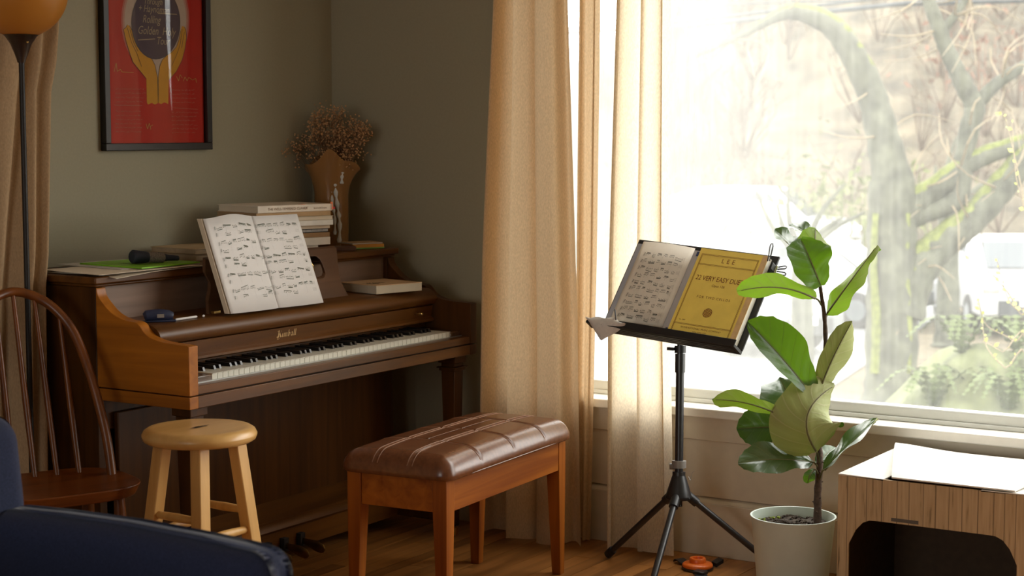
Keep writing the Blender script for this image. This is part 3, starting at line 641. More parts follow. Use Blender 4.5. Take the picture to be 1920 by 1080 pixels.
lh = [(231, 55), (235, 52), (238, 46), (242, 48), (246, 55), (250, 68), (256, 84), (264, 95), (274, 104), (284, 110), (290, 122), (295, 146), (296, 193), (290, 196), (284, 193), (277, 196), (275, 192), (274, 148), (262, 133), (249, 117), (243, 100), (236, 78)]
rh = [(348, 56), (345, 50), (341, 49), (338, 58), (335, 74), (330, 88), (322, 97), (312, 104), (304, 112), (299, 124), (296, 146), (296, 193), (302, 195), (308, 192), (315, 195), (316, 150), (330, 134), (341, 112), (346, 92), (349, 72)]
M_hand = plain('ochre_print', (.60, .27, .012), .5, vary=.04, spec=.2)
ppoly('left_hand_print', lh, M_hand, .0010); ppoly('right_hand_print', rh, M_hand, .0010)
ppoly('disc_print', ell(291.5, 43, 45.5, 68), plain('purple_print', (.075, .045, .06), .5, vary=.05, spec=.2), .0013)
b = nb(); F = lambda u, v: PF(u, v, .0017)
def line(pts, w):
    for p, q in zip(pts[:-1], pts[1:]): stroke(b, F, p, q, w)
e = ell(291.5, 43, 45.5, 68); line(e+[e[0]], .8)
line(lh[3:13], .7); line(lh[17:]+lh[:3], .7); line(rh[3:12], .7); line(rh[15:]+rh[:2], .7)
for pts in ([(238, 52), (246, 80), (256, 100), (265, 125)], [(243, 55), (250, 80), (258, 96)], [(341, 55), (337, 84), (330, 104), (321, 124)], [(345, 60), (340, 90)]): line(pts, .7)
part('outline_print', b, plain('line_ink', (.03, .018, .012), .6), sh, smooth=False, norm=False)
b = nb(); e1 = Vector((1, 0, 0)); e2 = Vector((0, 0, 1)); nn = Vector((0, -1, 0))
def ptext(s, px, py, size, al='LEFT', sh_=.3, sq=.85):
    p = PF(px, py, .0020); text_bm(b, s, size, basis(p, e1, e2, nn), al, sh_, 1.0, sq)
ptext('Through', 268, 7, .030); ptext('+ Haynoman', 258, 21, .033); ptext('Rolling', 266, 42, .036); ptext('Golden  Holy', 257, 63, .038); ptext('Tour', 292, 83, .036)
F = lambda u, v: PF(u, v, .0020)
line([(295, 25), (331, 27)], 1.6); line([(258, 75), (290, 73)], 1.6)
part('title_lettering', b, plain('pale_gold_ink', (.34, .24, .13), .6, vary=.05), sh, smooth=False, norm=False)
b = nb()
rs = random.Random(44)
def scrawl(px, py, wd):
    x = px
    while x < px+wd:
        w_ = rs.uniform(3, 9); q = [(x+w_*k/5, py+rs.uniform(-1.5, 1.3)) for k in range(6)]; line(q, .55); x += w_+rs.uniform(1.2, 2.5)
for i in range(4): scrawl(216, 167+i*8.0, 52); scrawl(321, 169+i*7.7, 44)
line([(213, 197), (266, 198)], .7); line([(325, 202), (370, 205)], .7)
for i in range(6): scrawl(216, 209+i*7.6, 46); scrawl(321, 211+i*7.6, 46)
part('small_lettering', b, plain('pale_red_ink', (.42, .14, .08), .6, vary=.05), sh, smooth=False, norm=False)
b = nb(); line([(213, 135), (217, 118), (219, 134), (225, 130), (228, 135), (250, 136)], .7)
line([(330, 143), (334, 152), (337, 140), (341, 146)], .7); line([(343, 152), (346, 144), (350, 152), (353, 145), (360, 150), (366, 147), (368, 155)], .7); line([(273, 232), (276, 242), (279, 231), (282, 243), (281, 237), (286, 234)], .8)
part('signature_print', b, plain('yellow_ink', (.55, .32, .05), .6), sh, smooth=False, norm=False)
m, nt, out = nodes('picture_glass'); tr = N(nt, 'BsdfTransparent'); gl = N(nt, 'BsdfGlossy'); gl.inputs['Roughness'].default_value = .02; fr = N(nt, 'Fresnel'); fr.inputs[0].default_value = 1.5
mx = N(nt, 'MixShader'); nt.links.new(fr.outputs[0], mx.inputs[0]); nt.links.new(tr.outputs[0], mx.inputs[1]); nt.links.new(gl.outputs[0], mx.inputs[2]); nt.links.new(mx.outputs[0], out.inputs[0])
bm = nb(); bm.faces.new([bm.verts.new(q) for q in ((X0+fw-.001, BY-.015, Z0+fw-.001), (X1-fw+.001, BY-.015, Z0+fw-.001), (X1-fw+.001, BY-.015, Z1-fw+.001), (X0+fw-.001, BY-.015, Z1-fw+.001))]); part('glass', bm, m, T, smooth=False, norm=False)
#%%CURTAINS
# ------------------------------------------------------------------ curtains
def lerp_pts(pts, z):                                              # pts: (z, y) descending in z
    if z >= pts[0][0]: return pts[0][1]+(z-pts[0][0])*(pts[0][1]-pts[1][1])/(pts[0][0]-pts[1][0])*.3
    for (za, ya), (zb, yb) in zip(pts[:-1], pts[1:]):
        if z >= zb: return yb+(ya-yb)*(z-zb)/(za-zb)
    return pts[-1][1]
def drape(name, label, yl, yr, x0, amp, cps, mat, z0=.012, z1=2.50, hem=.004, nu=120, nv=26, seed=1, axis='x', group=None, lap=(1, 0, 0)):
    """cps: fold control points (s, depth -1..1) across the width; folds loosen and drift towards the hem"""
    rn = random.Random(seed); k3 = rn.uniform(0, 6)
    cp = smooth_path([(a, b, 0) for a, b in cps], 12)
    xs = [p.x for p in cp]; ds = [p.y for p in cp]
    def f(s, t):
        z = z0+(z1-z0)*t; a = lerp_pts(yl, z); b = lerp_pts(yr, z)
        q = s+.012*math.sin(1.7*z+7*s+k3)*math.sin(math.pi*s); ov = lap[1]*math.sin(2*math.pi*lap[0]*s)/(2*math.pi*lap[0]); w = float(np.interp(q, xs, ds))
        d = amp*(w*(.85+.3*(1-t))+.07*math.sin(21*s+k3+.8*z)+.05*math.sin(3.1*z+9*s))
        y = a+(b-a)*(s+ov); d += lap[2]*math.cos(2*math.pi*lap[0]*s)
        zz = z+(hem*math.sin(17*s+k3) if t == 0 else 0)
        return Vector((x0+d, y, zz)) if axis == 'x' else Vector((y, x0+d-.105*max(0, min(1, (1.55-z)/.45))*max(0, min(1, (s-.62)/.25)), zz))
    bm = nb(); grid(bm, f, nu, nv); o = solo(name, bm, mat, label, 'curtain', group, auto=180); return o
drape('curtain', 'opaque beige linen curtain between the room corner and the window', [(1.875, 3.282), (.953, 3.336), (.01, 3.357)], [(1.861, 2.971), (1.42, 2.953), (.79, 2.926), (.03, 2.912)], 5.095, .052, [(0, 2.0), (.015, 1.0), (.03, -.2), (.08, -.8), (.17, .5), (.27, .9), (.34, -.2), (.42, -1.0), (.52, -.6), (.58, .2), (.63, -.5), (.74, -1.0), (.84, -.7), (.90, .3), (.95, .4), (1, -.3)], M_curt, seed=2, lap=(4, .95, .0), nu=160)
drape('curtain', 'narrow tan gathered curtain strip glowing behind the large beige one', [(1.86, 2.99), (.01, 3.0)], [(1.864, 2.899), (.967, 2.907), (.012, 2.927)], 5.178, .020, [(0, .8), (.2, -.6), (.4, .4), (.55, -1.0), (.7, .9), (.85, .2), (1, -.8)], M_curt, seed=4, nu=120, lap=(2, 1.5, .016))
drape('curtain', 'bright sheer linen curtain hanging at the left of the window glass', [(1.858, 2.822), (.9, 2.851), (.004, 2.853)], [(1.853, 2.611), (.979, 2.603), (.03, 2.578)], 5.135, .030, [(0, .2), (.07, -.9), (.25, -.7), (.38, .5), (.50, .9), (.60, -.1), (.68, -.8), (.78, .3), (.88, .8), (.95, -.4), (1, -.9)], M_sheer, seed=9, z0=.008, lap=(3, 1.75, .022), nu=160)
bm = nb(); tube(bm, [(5.13, WY0-.3, 2.52), (5.13, 3.42, 2.52)], .012, 10); tube(bm, [(5.13, 3.42, 2.52), (5.13, 3.44, 2.52), (5.13, 3.46, 2.52)], [.02, .024, .008], 10)
for yy in (3.38, 1.2, WY0-.2): tube(bm, [(5.13, yy, 2.52), (WX, yy, 2.52)], .008, 8)
solo('curtain_rod', bm, M_blackmetal, 'black curtain rod above the picture window', 'rod')
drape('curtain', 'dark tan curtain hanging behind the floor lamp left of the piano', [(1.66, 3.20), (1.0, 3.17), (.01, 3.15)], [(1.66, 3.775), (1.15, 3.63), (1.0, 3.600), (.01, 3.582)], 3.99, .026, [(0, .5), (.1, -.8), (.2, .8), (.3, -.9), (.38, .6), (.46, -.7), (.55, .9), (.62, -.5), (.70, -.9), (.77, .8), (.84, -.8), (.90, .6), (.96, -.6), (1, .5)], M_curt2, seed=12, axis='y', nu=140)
bm = nb(); tube(bm, [(2.2, 3.99, 2.52), (3.9, 3.99, 2.52)], .012, 10)
for xx in (2.3, 3.85): tube(bm, [(xx, 3.99, 2.52), (xx, BY, 2.52)], .008, 8)
solo('curtain_rod', bm, M_blackmetal, 'black curtain rod on the piano wall above the floor lamp', 'rod')
#%%LAMP
# ------------------------------------------------------------------ floor lamp
ly = 3.834; lx = on(45, 300, 'y', ly).x
T = thing('floor_lamp', 'black floor lamp with amber glass globe in front of the left curtain', 'lamp', (lx, ly, 0))
zb = on(45, 66, 'y', ly).z; R = 88*4.98/FPX
bm = nb(); lathe(bm, [(.072, 0), (.072, .012), (.06, .02), (.02, .03), (.0085, .05)], (lx, ly, 0), 30); M_lampb = plain('dark_bronze', (.014, .010, .008), .5, vary=.2, spec=.3); part('base', bm, M_lampb, T)
bm = nb(); lathe(bm, [(.0082, .03), (.0082, zb-.075)], (lx, ly, 0), 14); part('pole', bm, M_lampb, T)
bm = nb(); lathe(bm, [(.011, zb-.078), (.013, zb-.070), (.020, zb-.050), (.030, zb-.025), (.044, zb-.004), (.049, zb), (.046, zb+.002)], (lx, ly, 0), 28); nk = part('neck', bm, plain('bronze_neck', (.025, .013, .009), .3, vary=.2), T)
q = on(52, 79, 'y', ly-.035); bm = nb(); bmesh.ops.create_uvsphere(bm, u_segments=8, v_segments=6, radius=.0035, matrix=Matrix.Translation((q.x, ly-.034, q.z))); part('screw', bm, M_brass, nk)
m, nt, out = nodes('amber_opal_glass'); p = N(nt, 'BsdfPrincipled'); p.inputs['Base Color'].default_value = (.62, .27, .045, 1); p.inputs['Roughness'].default_value = .3; tl2 = N(nt, 'BsdfTranslucent'); tl2.inputs[0].default_value = (.6, .3, .07, 1)
mx = N(nt, 'MixShader'); mx.inputs[0].default_value = .4; nt.links.new(p.outputs[0], mx.inputs[1]); nt.links.new(tl2.outputs[0], mx.inputs[2]); nt.links.new(mx.outputs[0], out.inputs[0])
bm = nb(); a0 = math.asin(.046/R); lathe(bm, [(R*math.sin(a), zb+R*math.cos(a0)-R*math.cos(a)) for a in [a0+(math.pi-a0-.45)*k/22 for k in range(23)]], (lx, ly, 0), 40); part('globe_shade', bm, m, T)

# ------------------------------------------------------------------ windsor chair
WB = on(62, 890, 'z', .465); wa = math.radians(-22)
T = thing('windsor_chair', 'dark oak bow-back windsor chair beside the left end of the piano', 'chair', (WB.x, WB.y, .015), wa)
def seat_f(u, v):
    a = 2*math.pi*u; r = v; n = .62
    x = math.copysign(abs(math.cos(a))**n, math.cos(a))*.222*r; y = -.155+math.copysign(abs(math.sin(a))**n, math.sin(a))*.185*r
    dip = -.012*(1-r**2)*.9; return Vector((x, y, .452+dip))
bm = nb(); V = grid(bm, seat_f, 40, 8); bmesh.ops.remove_doubles(bm, verts=bm.verts, dist=.0004)
r = bmesh.ops.extrude_face_region(bm, geom=list(bm.faces)); vs = [e for e in r['geom'] if isinstance(e, bmesh.types.BMVert)]
for v in vs: v.co.z = .418; v.co.x *= .93; v.co.y = -.155+(v.co.y+.155)*.93
part('seat', bm, M_chair, T, local=True, bev=.004)
hr = [(.187, -.115, .44), (.183, -.085, .56), (.168, -.035, .70), (.150, .03, .82), (.122, .07, .885), (.072, .105, .935)]
hoop = [(-a, b, c) for a, b, c in hr]+[(0, .125, .957)]+hr[::-1]
bm = nb(); tube(bm, smooth_path(hoop, 5), .0135, 12, 1.0); part('bow', bm, M_chairz, T, local=True)
for k in range(-2, 3):
    xb, yb = k*.062, -.012-.008*abs(k); xt = k*.0575; zt = {0: .955, 1: .940, 2: .890}[abs(k)]; yt = {0: .124, 1: .112, 2: .073}[abs(k)]
    bm = nb(); tube(bm, [(xb, yb, .445), (xb+(xt-xb)*.4, yb+(yt-yb)*.4, .445+(zt-.445)*.4), (xt, yt, zt)], [.0075, .0092, .006], 10); part('spindle', bm, M_chairz, T, local=True)
for sx in (-1, 1):
    for sy in (0, 1):
        x, y = sx*.14, (-.27 if sy == 0 else -.06); xe, ye = sx*.148, (-.295 if sy == 0 else .01)
        bm = nb(); tube(bm, [(x, y, .425), (x+(xe-x)*.4, y+(ye-y)*.4, .26), (x+(xe-x)*.7, y+(ye-y)*.7, .12), (xe, ye, -.015)], [.014, .021, .016, .013], 12); part('leg', bm, M_chairz, T, local=True)
bm = nb(); tube(bm, [(-.152, -.301, .21), (-.152, -.16, .21), (-.152, -.03, .21)], [.010, .015, .010], 10); part('stretcher', bm, M_chairz, T, local=True)
bm = nb(); tube(bm, [(.152, -.301, .21), (.152, -.16, .21), (.152, -.03, .21)], [.010, .015, .010], 10); part('stretcher', bm, M_chairz, T, local=True)
bm = nb(); tube(bm, [(-.152, -.16, .21), (0, -.16, .21), (.152, -.16, .21)], [.010, .015, .010], 10); part('stretcher', bm, M_chairz, T, local=True)

# ------------------------------------------------------------------ stool
sc = on(374, 800, 'z', .63); SR = .155
T = thing('wooden_stool', 'round blond wood stool with splayed square legs before the piano', 'stool', (sc.x, sc.y, 0), math.radians(-3))
bm = nb(); lathe(bm, [(SR-.03, .590), (SR-.013, .591), (SR-.004, .597), (SR, .607), (SR, .612), (SR-.005, .622), (SR-.016, .629), (SR-.03, .630), (.001, .6285)], (0, 0, 0), 48); st = part('seat', bm, M_blondx, T, local=True, auto=60)
bm = nb(); 
for k in range(9): a = random.uniform(0, 6); flat(bm, lambda u, v: Vector((u, v, .6306)), [(-.03+.055*random.random()+.012*math.cos(q)*(1+random.random()), -.006+.012*random.random()+.004*math.sin(q)) for q in (0, 1, 2, 3, 4, 5)])
part('worn_patch', bm, plain('grey_wear', (.32, .22, .13), .7, vary=.3, scale=200), st, local=True, smooth=False)
legs = []
for k in range(4):
    a = math.radians(45+90*k); tp = Vector((.098*math.cos(a), .098*math.sin(a), .592)); bt = Vector((.178*math.cos(a), .178*math.sin(a), 0)); h = .0185; bm = nb()
    def cs(p): 
        e = Vector((math.cos(a), math.sin(a), 0)); s = Vector((-math.sin(a), math.cos(a), 0)); e, s = (e+s).normalized()*1.0, (s-e).normalized()
        return [p+e*(-h)+s*(-h), p+e*h+s*(-h), p+e*h+s*h, p+e*(-h)+s*h]
    hexa(bm, cs(bt)+cs(tp)); part('leg', bm, M_blond, T, local=True, bev=.003); legs.append((tp, bt))
for k in range(4):
    z = (.345, .395, .345, .395)[k]
    def onleg(l): t, b_ = l; return b_.lerp(t, z/.592)
    bm = nb(); p, q = onleg(legs[k]), onleg(legs[(k+1) % 4]); dr = (q-p).normalized(); tube(bm, [p+dr*.012, p+dr*.02, p.lerp(q, .5), q-dr*.02, q-dr*.012], [.009, .0105, .0125, .0105, .009], 12); part('rung', bm, M_blond, T, local=True)
#%%BENCH
# ------------------------------------------------------------------ piano bench
ba = math.radians(4.2); BL_, BD_ = .765, .335
bc = Vector((4.385, 2.935, 0)); 
T = thing('piano_bench', 'cherry wood piano bench with padded brown leather seat', 'bench', bc, ba)
bt = .440
for sx in (-1, 1):
    for sy in (-1, 1):
        x1, y1 = sx*BL_/2, sy*BD_/2; w = .046; wb = .030; bm = nb()
        X = sorted((x1, x1-sx*w)); Y = sorted((y1, y1-sy*w)); Xb = sorted((x1-sx*.002, x1-sx*(.002+wb))); Yb = sorted((y1-sy*.002, y1-sy*(.002+wb)))
        hexa(bm, [(Xb[0], Yb[0], 0), (Xb[1], Yb[0], 0), (Xb[1], Yb[1], 0), (Xb[0], Yb[1], 0), (X[0], Y[0], .34), (X[1], Y[0], .34), (X[1], Y[1], .34), (X[0], Y[1], .34)])
        box(bm, X[0], X[1], Y[0], Y[1], .34, bt); bmesh.ops.remove_doubles(bm, verts=bm.verts, dist=.0001); part('leg', bm, M_bench, T, local=True, bev=.0015)
for s in (-1, 1):
    bm = nb(); box(bm, -BL_/2+.047, BL_/2-.047, s*(BD_/2-.012)-.010, s*(BD_/2-.012)+.010, bt-.095, bt-.002); part('apron', bm, M_benchx, T, local=True, bev=.001)
    bm = nb(); box(bm, s*(BL_/2-.014)-.010, s*(BL_/2-.014)+.010, -BD_/2+.047, BD_/2-.047, bt-.095, bt-.002); part('apron', bm, M_benchx, T, local=True, bev=.001)
bm = nb(); box(bm, -BL_/2+.02, BL_/2-.02, -BD_/2+.02, BD_/2-.02, bt-.008, bt); part('seat_board', bm, M_bench, T, local=True)
CL, CD, CH = BL_/2+.022, BD_/2+.022, .068
gx, gy = [-.205, 0, .205], [-.055, .062]
def cz(X, Y, d):
    R_ = .060; q = min(1, d/R_); z = CH*math.sqrt(max(0, 1-(1-q)**2))**.9*.88+.014*(1-(X/CL)**4)*(1-(Y/CD)**2)
    f_ = min(1, d/.010)
    for g in gx: z -= .006*math.exp(-((X-g)/.0055)**2)*f_
    for g in gy: z -= .006*math.exp(-((Y-g)/.0055)**2)*f_
    return bt+.006+max(0, z)
def dist_in(X, Y):
    rc = .045; qx, qy = abs(X)-(CL-rc), abs(Y)-(CD-rc)
    return rc-(math.hypot(max(qx, 0), max(qy, 0))+min(max(qx, qy), 0))
def ring(d, nl=150, ns=60, nc=8):
    rc = max(.045-d, .0005); hx, hy = CL-d-rc, max(CD-d-rc, 0); P = []
    for (cx, cy, a0) in ((hx, hy, 0), (-hx, hy, 90), (-hx, -hy, 180), (hx, -hy, 270)):
        for k in range(nc): a = math.radians(a0+90*k/(nc-1)); P.append((cx+rc*math.cos(a), cy+rc*math.sin(a)))
        nx_ = {0: (-hx, hy+rc), 90: (-hx-rc, -hy), 180: (hx, -hy-rc), 270: (hx+rc, hy)}[a0]; m_ = nl if a0 in (0, 180) else ns; x0_, y0_ = P[-1]
        for k in range(1, m_): P.append((x0_+(nx_[0]-x0_)*k/m_, y0_+(nx_[1]-y0_)*k/m_))
    return P
bm = nb(); ds = [.060*(1-math.cos(math.pi/2*k/12)) for k in range(13)]+[.060+(CD-.0606)*k/30 for k in range(1, 31)]
rows = [[bm.verts.new((x, y, cz(x, y, d))) for x, y in ring(d)] for d in ds]
for a_, b_ in zip(rows[:-1], rows[1:]):
    for k in range(len(a_)): bm.faces.new((a_[k], a_[(k+1) % len(a_)], b_[(k+1) % len(a_)], b_[k]))
bmesh.ops.remove_doubles(bm, verts=bm.verts, dist=.0008)
r = [e for e in bm.edges if e.is_boundary]; ex = bmesh.ops.extrude_edge_only(bm, edges=r)
for v in ex['geom']:
    if isinstance(v, bmesh.types.BMVert): v.co.z = bt+.001; v.co.x *= .985; v.co.y *= .97
cu = part('seat_cushion', bm, M_leather, T, local=True, auto=180)
bm = nb()
def surf(X, Y, lift=.0010):
    return Vector((X, Y, cz(X, Y, max(0, dist_in(X, Y)))+lift))
for g in gy:
    for off in (-.0085, .0085): tube(bm, [surf(-CL*.985+2*CL*.985*k/60, g+off) for k in range(61)], .0014, 5)
part('stitching', bm, M_stitch, cu, local=True)
bm = nb()
for g in gx:
    for off in (-.0075,): tube(bm, [surf(g+off, -CD*.97+2*CD*.97*k/40) for k in range(41)], .0012, 5)
part('stitching', bm, M_stitch, cu, local=True)
bm = nb()
def rim(a):
    x, y = math.cos(a), math.sin(a); x = math.copysign(abs(x)**.22, x); y = math.copysign(abs(y)**.22, y); return Vector((x*CL*.992, y*CD*.985, bt+.006))
tube(bm, [rim(2*math.pi*k/120) for k in range(121)], .0035, 7, cap=False); part('piping', bm, M_leather, cu, local=True)

# ------------------------------------------------------------------ navy armchair in the foreground
T = thing('navy_armchair', 'navy blue upholstered armchair at the lower left in the foreground', 'armchair', (2.33, 2.55, 0))
def cushion_box(name, x0, x1, y0, y1, z0, z1, r, topf=None, levels=3):
    bm = nb(); box(bm, x0, x1, y0, y1, z0, z1)
    bmesh.ops.subdivide_edges(bm, edges=bm.edges, cuts=3, use_grid_fill=True)
    bmesh.ops.bevel(bm, geom=[e for e in bm.edges if e.calc_face_angle(0) > .5], offset=r, segments=7, affect='EDGES', profile=.5)
    if topf:
        for v in bm.verts: topf(v)
    return part(name, bm, M_navy, T, auto=180)
def arm_slope(v):
    t = (v.co.y-2.16)/.75
    if v.co.z > .4: v.co.z += -.004+.012*math.sin(math.pi*max(0, min(1, t)))
cushion_box('arm', 2.50, 2.63, 2.135, 2.92, .14, .622, .052, arm_slope); cushion_box('arm', 1.72, 1.85, 2.135, 2.92, .14, .622, .052, arm_slope)
def back_top(v):
    v.co.y += max(0, v.co.z-.5)*.12
cushion_box('backrest', 1.73, 2.62, 2.86, 3.03, .14, .815, .06, back_top)
cushion_box('seat_base', 1.84, 2.51, 2.15, 2.88, .14, .30, .02); cushion_box('seat_cushion', 1.853, 2.497, 2.13, 2.86, .30, .43, .04)
for x in (1.80, 2.55):
    for y_ in (2.2, 2.95):
        bm = nb(); tube(bm, [(x, y_, 0), (x, y_, .145)], [.014, .022], 12); part('leg', bm, M_chairz, T)
#%%STAND
# ------------------------------------------------------------------ music stand
hub = at(1272.5, 930, 5.55); ptop = at(1275.5, 655, 5.55); A0 = on(1140, 1040, 'z', .012); v0 = Vector((A0.x-hub.x, A0.y-hub.y, 0))
T = thing('music_stand', 'black folding music stand with tripod base in front of the window', 'music stand', (hub.x, hub.y, 0))
up = (ptop-hub).normalized()
def pz(z): return hub+(ptop-hub)*((z-hub.z)/(ptop.z-hub.z))
bm = nb(); tube(bm, [pz(.255), pz(.345)], .021, 20); tube(bm, [pz(.66), pz(.72)], .0165, 20); tube(bm, [pz(.345), pz(.66)], .0135, 20); tube(bm, [pz(.72), pz(.80)], .010, 14); part('pole', bm, M_blackmetal, T, auto=50)
bm = nb(); tube(bm, [pz(.345), pz(.338), pz(.325), pz(.288), pz(.268), pz(.262), pz(.256)], [.017, .019, .024, .036, .042, .043, .038], 24); tube(bm, [pz(.262), pz(.235)], .012, 12); hb = part('hub', bm, M_black, T, auto=50)
for k in range(6):
    a = k*math.pi/3+.3; e = Vector((math.cos(a), math.sin(a), 0)); bm = nb(); s_ = Vector((-math.sin(a), math.cos(a), 0))*.0016
    P = [pz(.338)+e*.017, pz(.265)+e*.044, pz(.265)+e*.030, pz(.338)+e*.010]; hexa(bm, [p-s_ for p in P]+[p+s_ for p in P]); part('hub_rib', bm, M_black, hb)
bm = nb(); tube(bm, [pz(.357), pz(.380)], .023, 24); tube(bm, [pz(.362)+(-Vector(VR))*.012, pz(.362)+(-Vector(VR))*.030], .010, 12); part('clamp_collar', bm, plain('grey_plastic', (.20, .19, .175), .4), T)
bm = nb(); tube(bm, [pz(.722), pz(.745)], .0185, 20); q = pz(.735)-Vector(VR)*.028; box(bm, q.x-.009, q.x+.009, q.y-.012, q.y+.012, q.z-.004, q.z+.006); part('clamp_collar', bm, M_black, T)
for k in range(3):
    a = 2*math.pi*k/3; d_ = Vector((v0.x*math.cos(a)-v0.y*math.sin(a), v0.x*math.sin(a)+v0.y*math.cos(a), 0)); e = d_.normalized()
    f_ = Vector((hub.x, hub.y, .013))+d_; s_ = hub+e*.038; s_.z = hub.z-.006; dn = (f_-s_).normalized()
    bm = nb(); tube(bm, [s_-dn*.01, f_], .0105, 14); lg = part('leg', bm, M_blackmetal, T)
    bm = nb(); tube(bm, [s_-dn*.012, s_+dn*.028], .0155, 14); part('leg_socket', bm, M_black, lg)
    bm = nb(); tube(bm, [f_-dn*.035, f_-dn*.03, f_, f_+dn*.004], [.0125, .0145, .0145, .010], 14); part('rubber_foot', bm, M_black, lg)
bm = nb(); q = pz(.33)+Vector(VR)*.03; tube(bm, smooth_path([q, q+Vector(VR)*.008+Vector((0, 0, -.012)), q+Vector(VR)*.012+Vector((0, 0, .01)), q+Vector(VR)*.02+Vector((0, 0, .018))], 4), .0008, 5); part('wire_tie', bm, M_grey, T)
# desk plate in its own tilted frame: u along the desk, v up it, w towards the reader
psi, tl, rl = -1.706, .587, -.059; DC = Vector((4.934, 2.438, .918)); DW, DH = .519, .308
E1 = Vector((math.cos(psi)*math.cos(rl), math.sin(psi)*math.cos(rl), math.sin(rl))); bb = Vector((-math.sin(psi), math.cos(psi), 0))
E2 = Vector((0, 0, math.cos(tl)))+bb*math.sin(tl); E2 = (E2-E1*E1.dot(E2)).normalized(); E3 = E1.cross(E2).normalized()
if E3.dot(Vector(VD)) > 0: E3 = -E3
def DS(u, v, w=0): return DC+E1*(u-DW/2)+E2*(v-DH/2)+E3*w
def dbox(bm, u0, u1, v0, v1, w0, w1): hexa(bm, [DS(u0, v0, w0), DS(u1, v0, w0), DS(u1, v1, w0), DS(u0, v1, w0), DS(u0, v0, w1), DS(u1, v0, w1), DS(u1, v1, w1), DS(u0, v1, w1)])
bm = nb(); dbox(bm, -.010, DW+.006, -.012, DH+.014, -.010, -.002); pl = part('desk_plate', bm, M_black, T, bev=.002)
bm = nb(); dbox(bm, .0, DW+.003, -.022, -.012, -.012, .040); dbox(bm, .0, DW+.003, -.022, .002, .040, .044)
tray = part('tray', bm, M_black, T, bev=.001)
for k in range(4): 
    bm = nb(); dbox(bm, .02, DW-.01, -.0235, -.022, -.006+k*.011, .000+k*.011); part('tray_rib', bm, M_blackmetal, tray)
bm = nb(); dbox(bm, -.045, .02, -.020, -.010, .0, .040); part('tray_extension', bm, M_black, T, bev=.002)
bm = nb(); tube(bm, [DS(.075, -.005, .045), DS(.055, .035, .052)], .0022, 8); part('page_holder', bm, M_blackmetal, T)
bm = nb(); tube(bm, [pz(.78), DS(DW/2, .05, -.03)], .011, 12); dbox(bm, DW/2-.03, DW/2+.03, .01, .12, -.03, -.010); part('tilt_bracket', bm, M_black, T, bev=.002)
# open book on the stand's left half
T = thing('open_music_score', 'white music score page open on the left of the music stand', 'music book', DS(.13, -.008, .004))
def LP(u, v, o=0):
    k = u/.228; return DS(u, v, .012+.012*math.sin(math.pi*min(1, max(0, k)))**.7+o)
bm = nb(); grid(bm, lambda a, b: LP(.026+.200*a, -.006+.312*b), 14, 4); pg = part('page', bm, plain('warm_page', (.80, .74, .64), .7, vary=.02, spec=.2), T, norm=False); so = pg.modifiers.new('solid', 'SOLIDIFY'); so.thickness = .0006
bn, bl = nb(), nb(); rnd = random.Random(21)
music_print(bn, bl, lambda u, v: LP(u, v, .0014), .050, .208, .018, .270, 10, 1, rnd, 1.0, .0046)
part('printed_notes', bn, M_ink, pg, smooth=False, norm=False); part('staff_lines', bl, plain('staff_ink', (.38, .35, .30), .8), pg, smooth=False, norm=False)
bm = nb(); dbox(bm, .003, .036, -.008, .300, .001, .010); part('folder_strip', bm, plain('pale_blue_grey', (.42, .44, .50), .5, vary=.03), T)
bm = nb(); dbox(bm, .224, .2555, -.008, .300, .001, .0112); gs = part('folder_strip', bm, plain('pale_grey_strip', (.47, .45, .45), .5, vary=.03), T)
for v in (.003, .28):
    bm = nb(); dbox(bm, .238, .254, v, v+.016, .0113, .0122); part('blue_tab', bm, plain('dark_blue_tab', (.03, .05, .14), .5), gs)
# yellow book
T = thing('yellow_music_book', 'yellow music book with brown border and title on the music stand', 'music book', DS(.385, -.01, .004))
M_yel = plain('yellow_cover', (.96, .72, .15), .55, vary=.06, scale=18, spec=.25)
YU0, YU1, YV0, YV1, YW = .256, .506, -.010, .305, .024
bm = nb(); dbox(bm, YU0+.004, YU1-.001, YV0+.001, YV1-.001, .0, YW-.0014); part('page_block', bm, plain('book_pages', (.72, .68, .6), .8, vary=.04), T)
bm = nb(); dbox(bm, YU0, YU1, YV0, YV1, YW-.0013, YW); cv = part('cover', bm, M_yel, T, smooth=False)
bm = nb(); dbox(bm, YU1-.020, YU1+.0005, YV0, YV1, YW, YW+.0005); part('cover_edge', bm, plain('pale_orange_edge', (.76, .50, .24), .55), cv, smooth=False)
b = nb(); F = lambda u, v: DS(u, v, YW+.0009); M_br = plain('dark_brown_print', (.22, .06, .025), .7, vary=.1, spec=.1)
def rect(u0, u1, v0, v1, w):
    for p, q in (((u0, v0), (u1, v0)), ((u1, v0), (u1, v1)), ((u1, v1), (u0, v1)), ((u0, v1), (u0, v0))): stroke(b, F, p, q, w)
rect(YU0+.012, YU1-.028, YV0+.012, YV1-.020, .0011); rect(YU0+.015, YU1-.031, YV0+.015, YV1-.023, .0011)
for v in (.250, .247, .037, .034): stroke(b, F, (YU0+.014, v), (YU1-.029, v), .0011)
cx = (YU0+YU1-.016)/2
def ytext(s, v, size, sp=1.0, sq=1.0, al='CENTER', u=None): text_bm(b, s, size, basis(DS(cx if u is None else u, v, YW+.001), E1, E2, E3), al, 0, sp, sq)
ytext('L E E', .260, .022, 1.1); ytext('22 VERY EASY DUETS', .193, .024, 1.0, .82); ytext('Opus 126', .174, .012); ytext('FOR TWO CELLOS', .131, .0115, 1.35); ytext('INTERNATIONAL MUSIC COMPANY', .021, .0088, 1.12, .95); ytext('NEW YORK CITY', .0105, .006, 1.1); ytext('No. 2089', .047, .006, 1, 1, 'LEFT', YU0+.026)
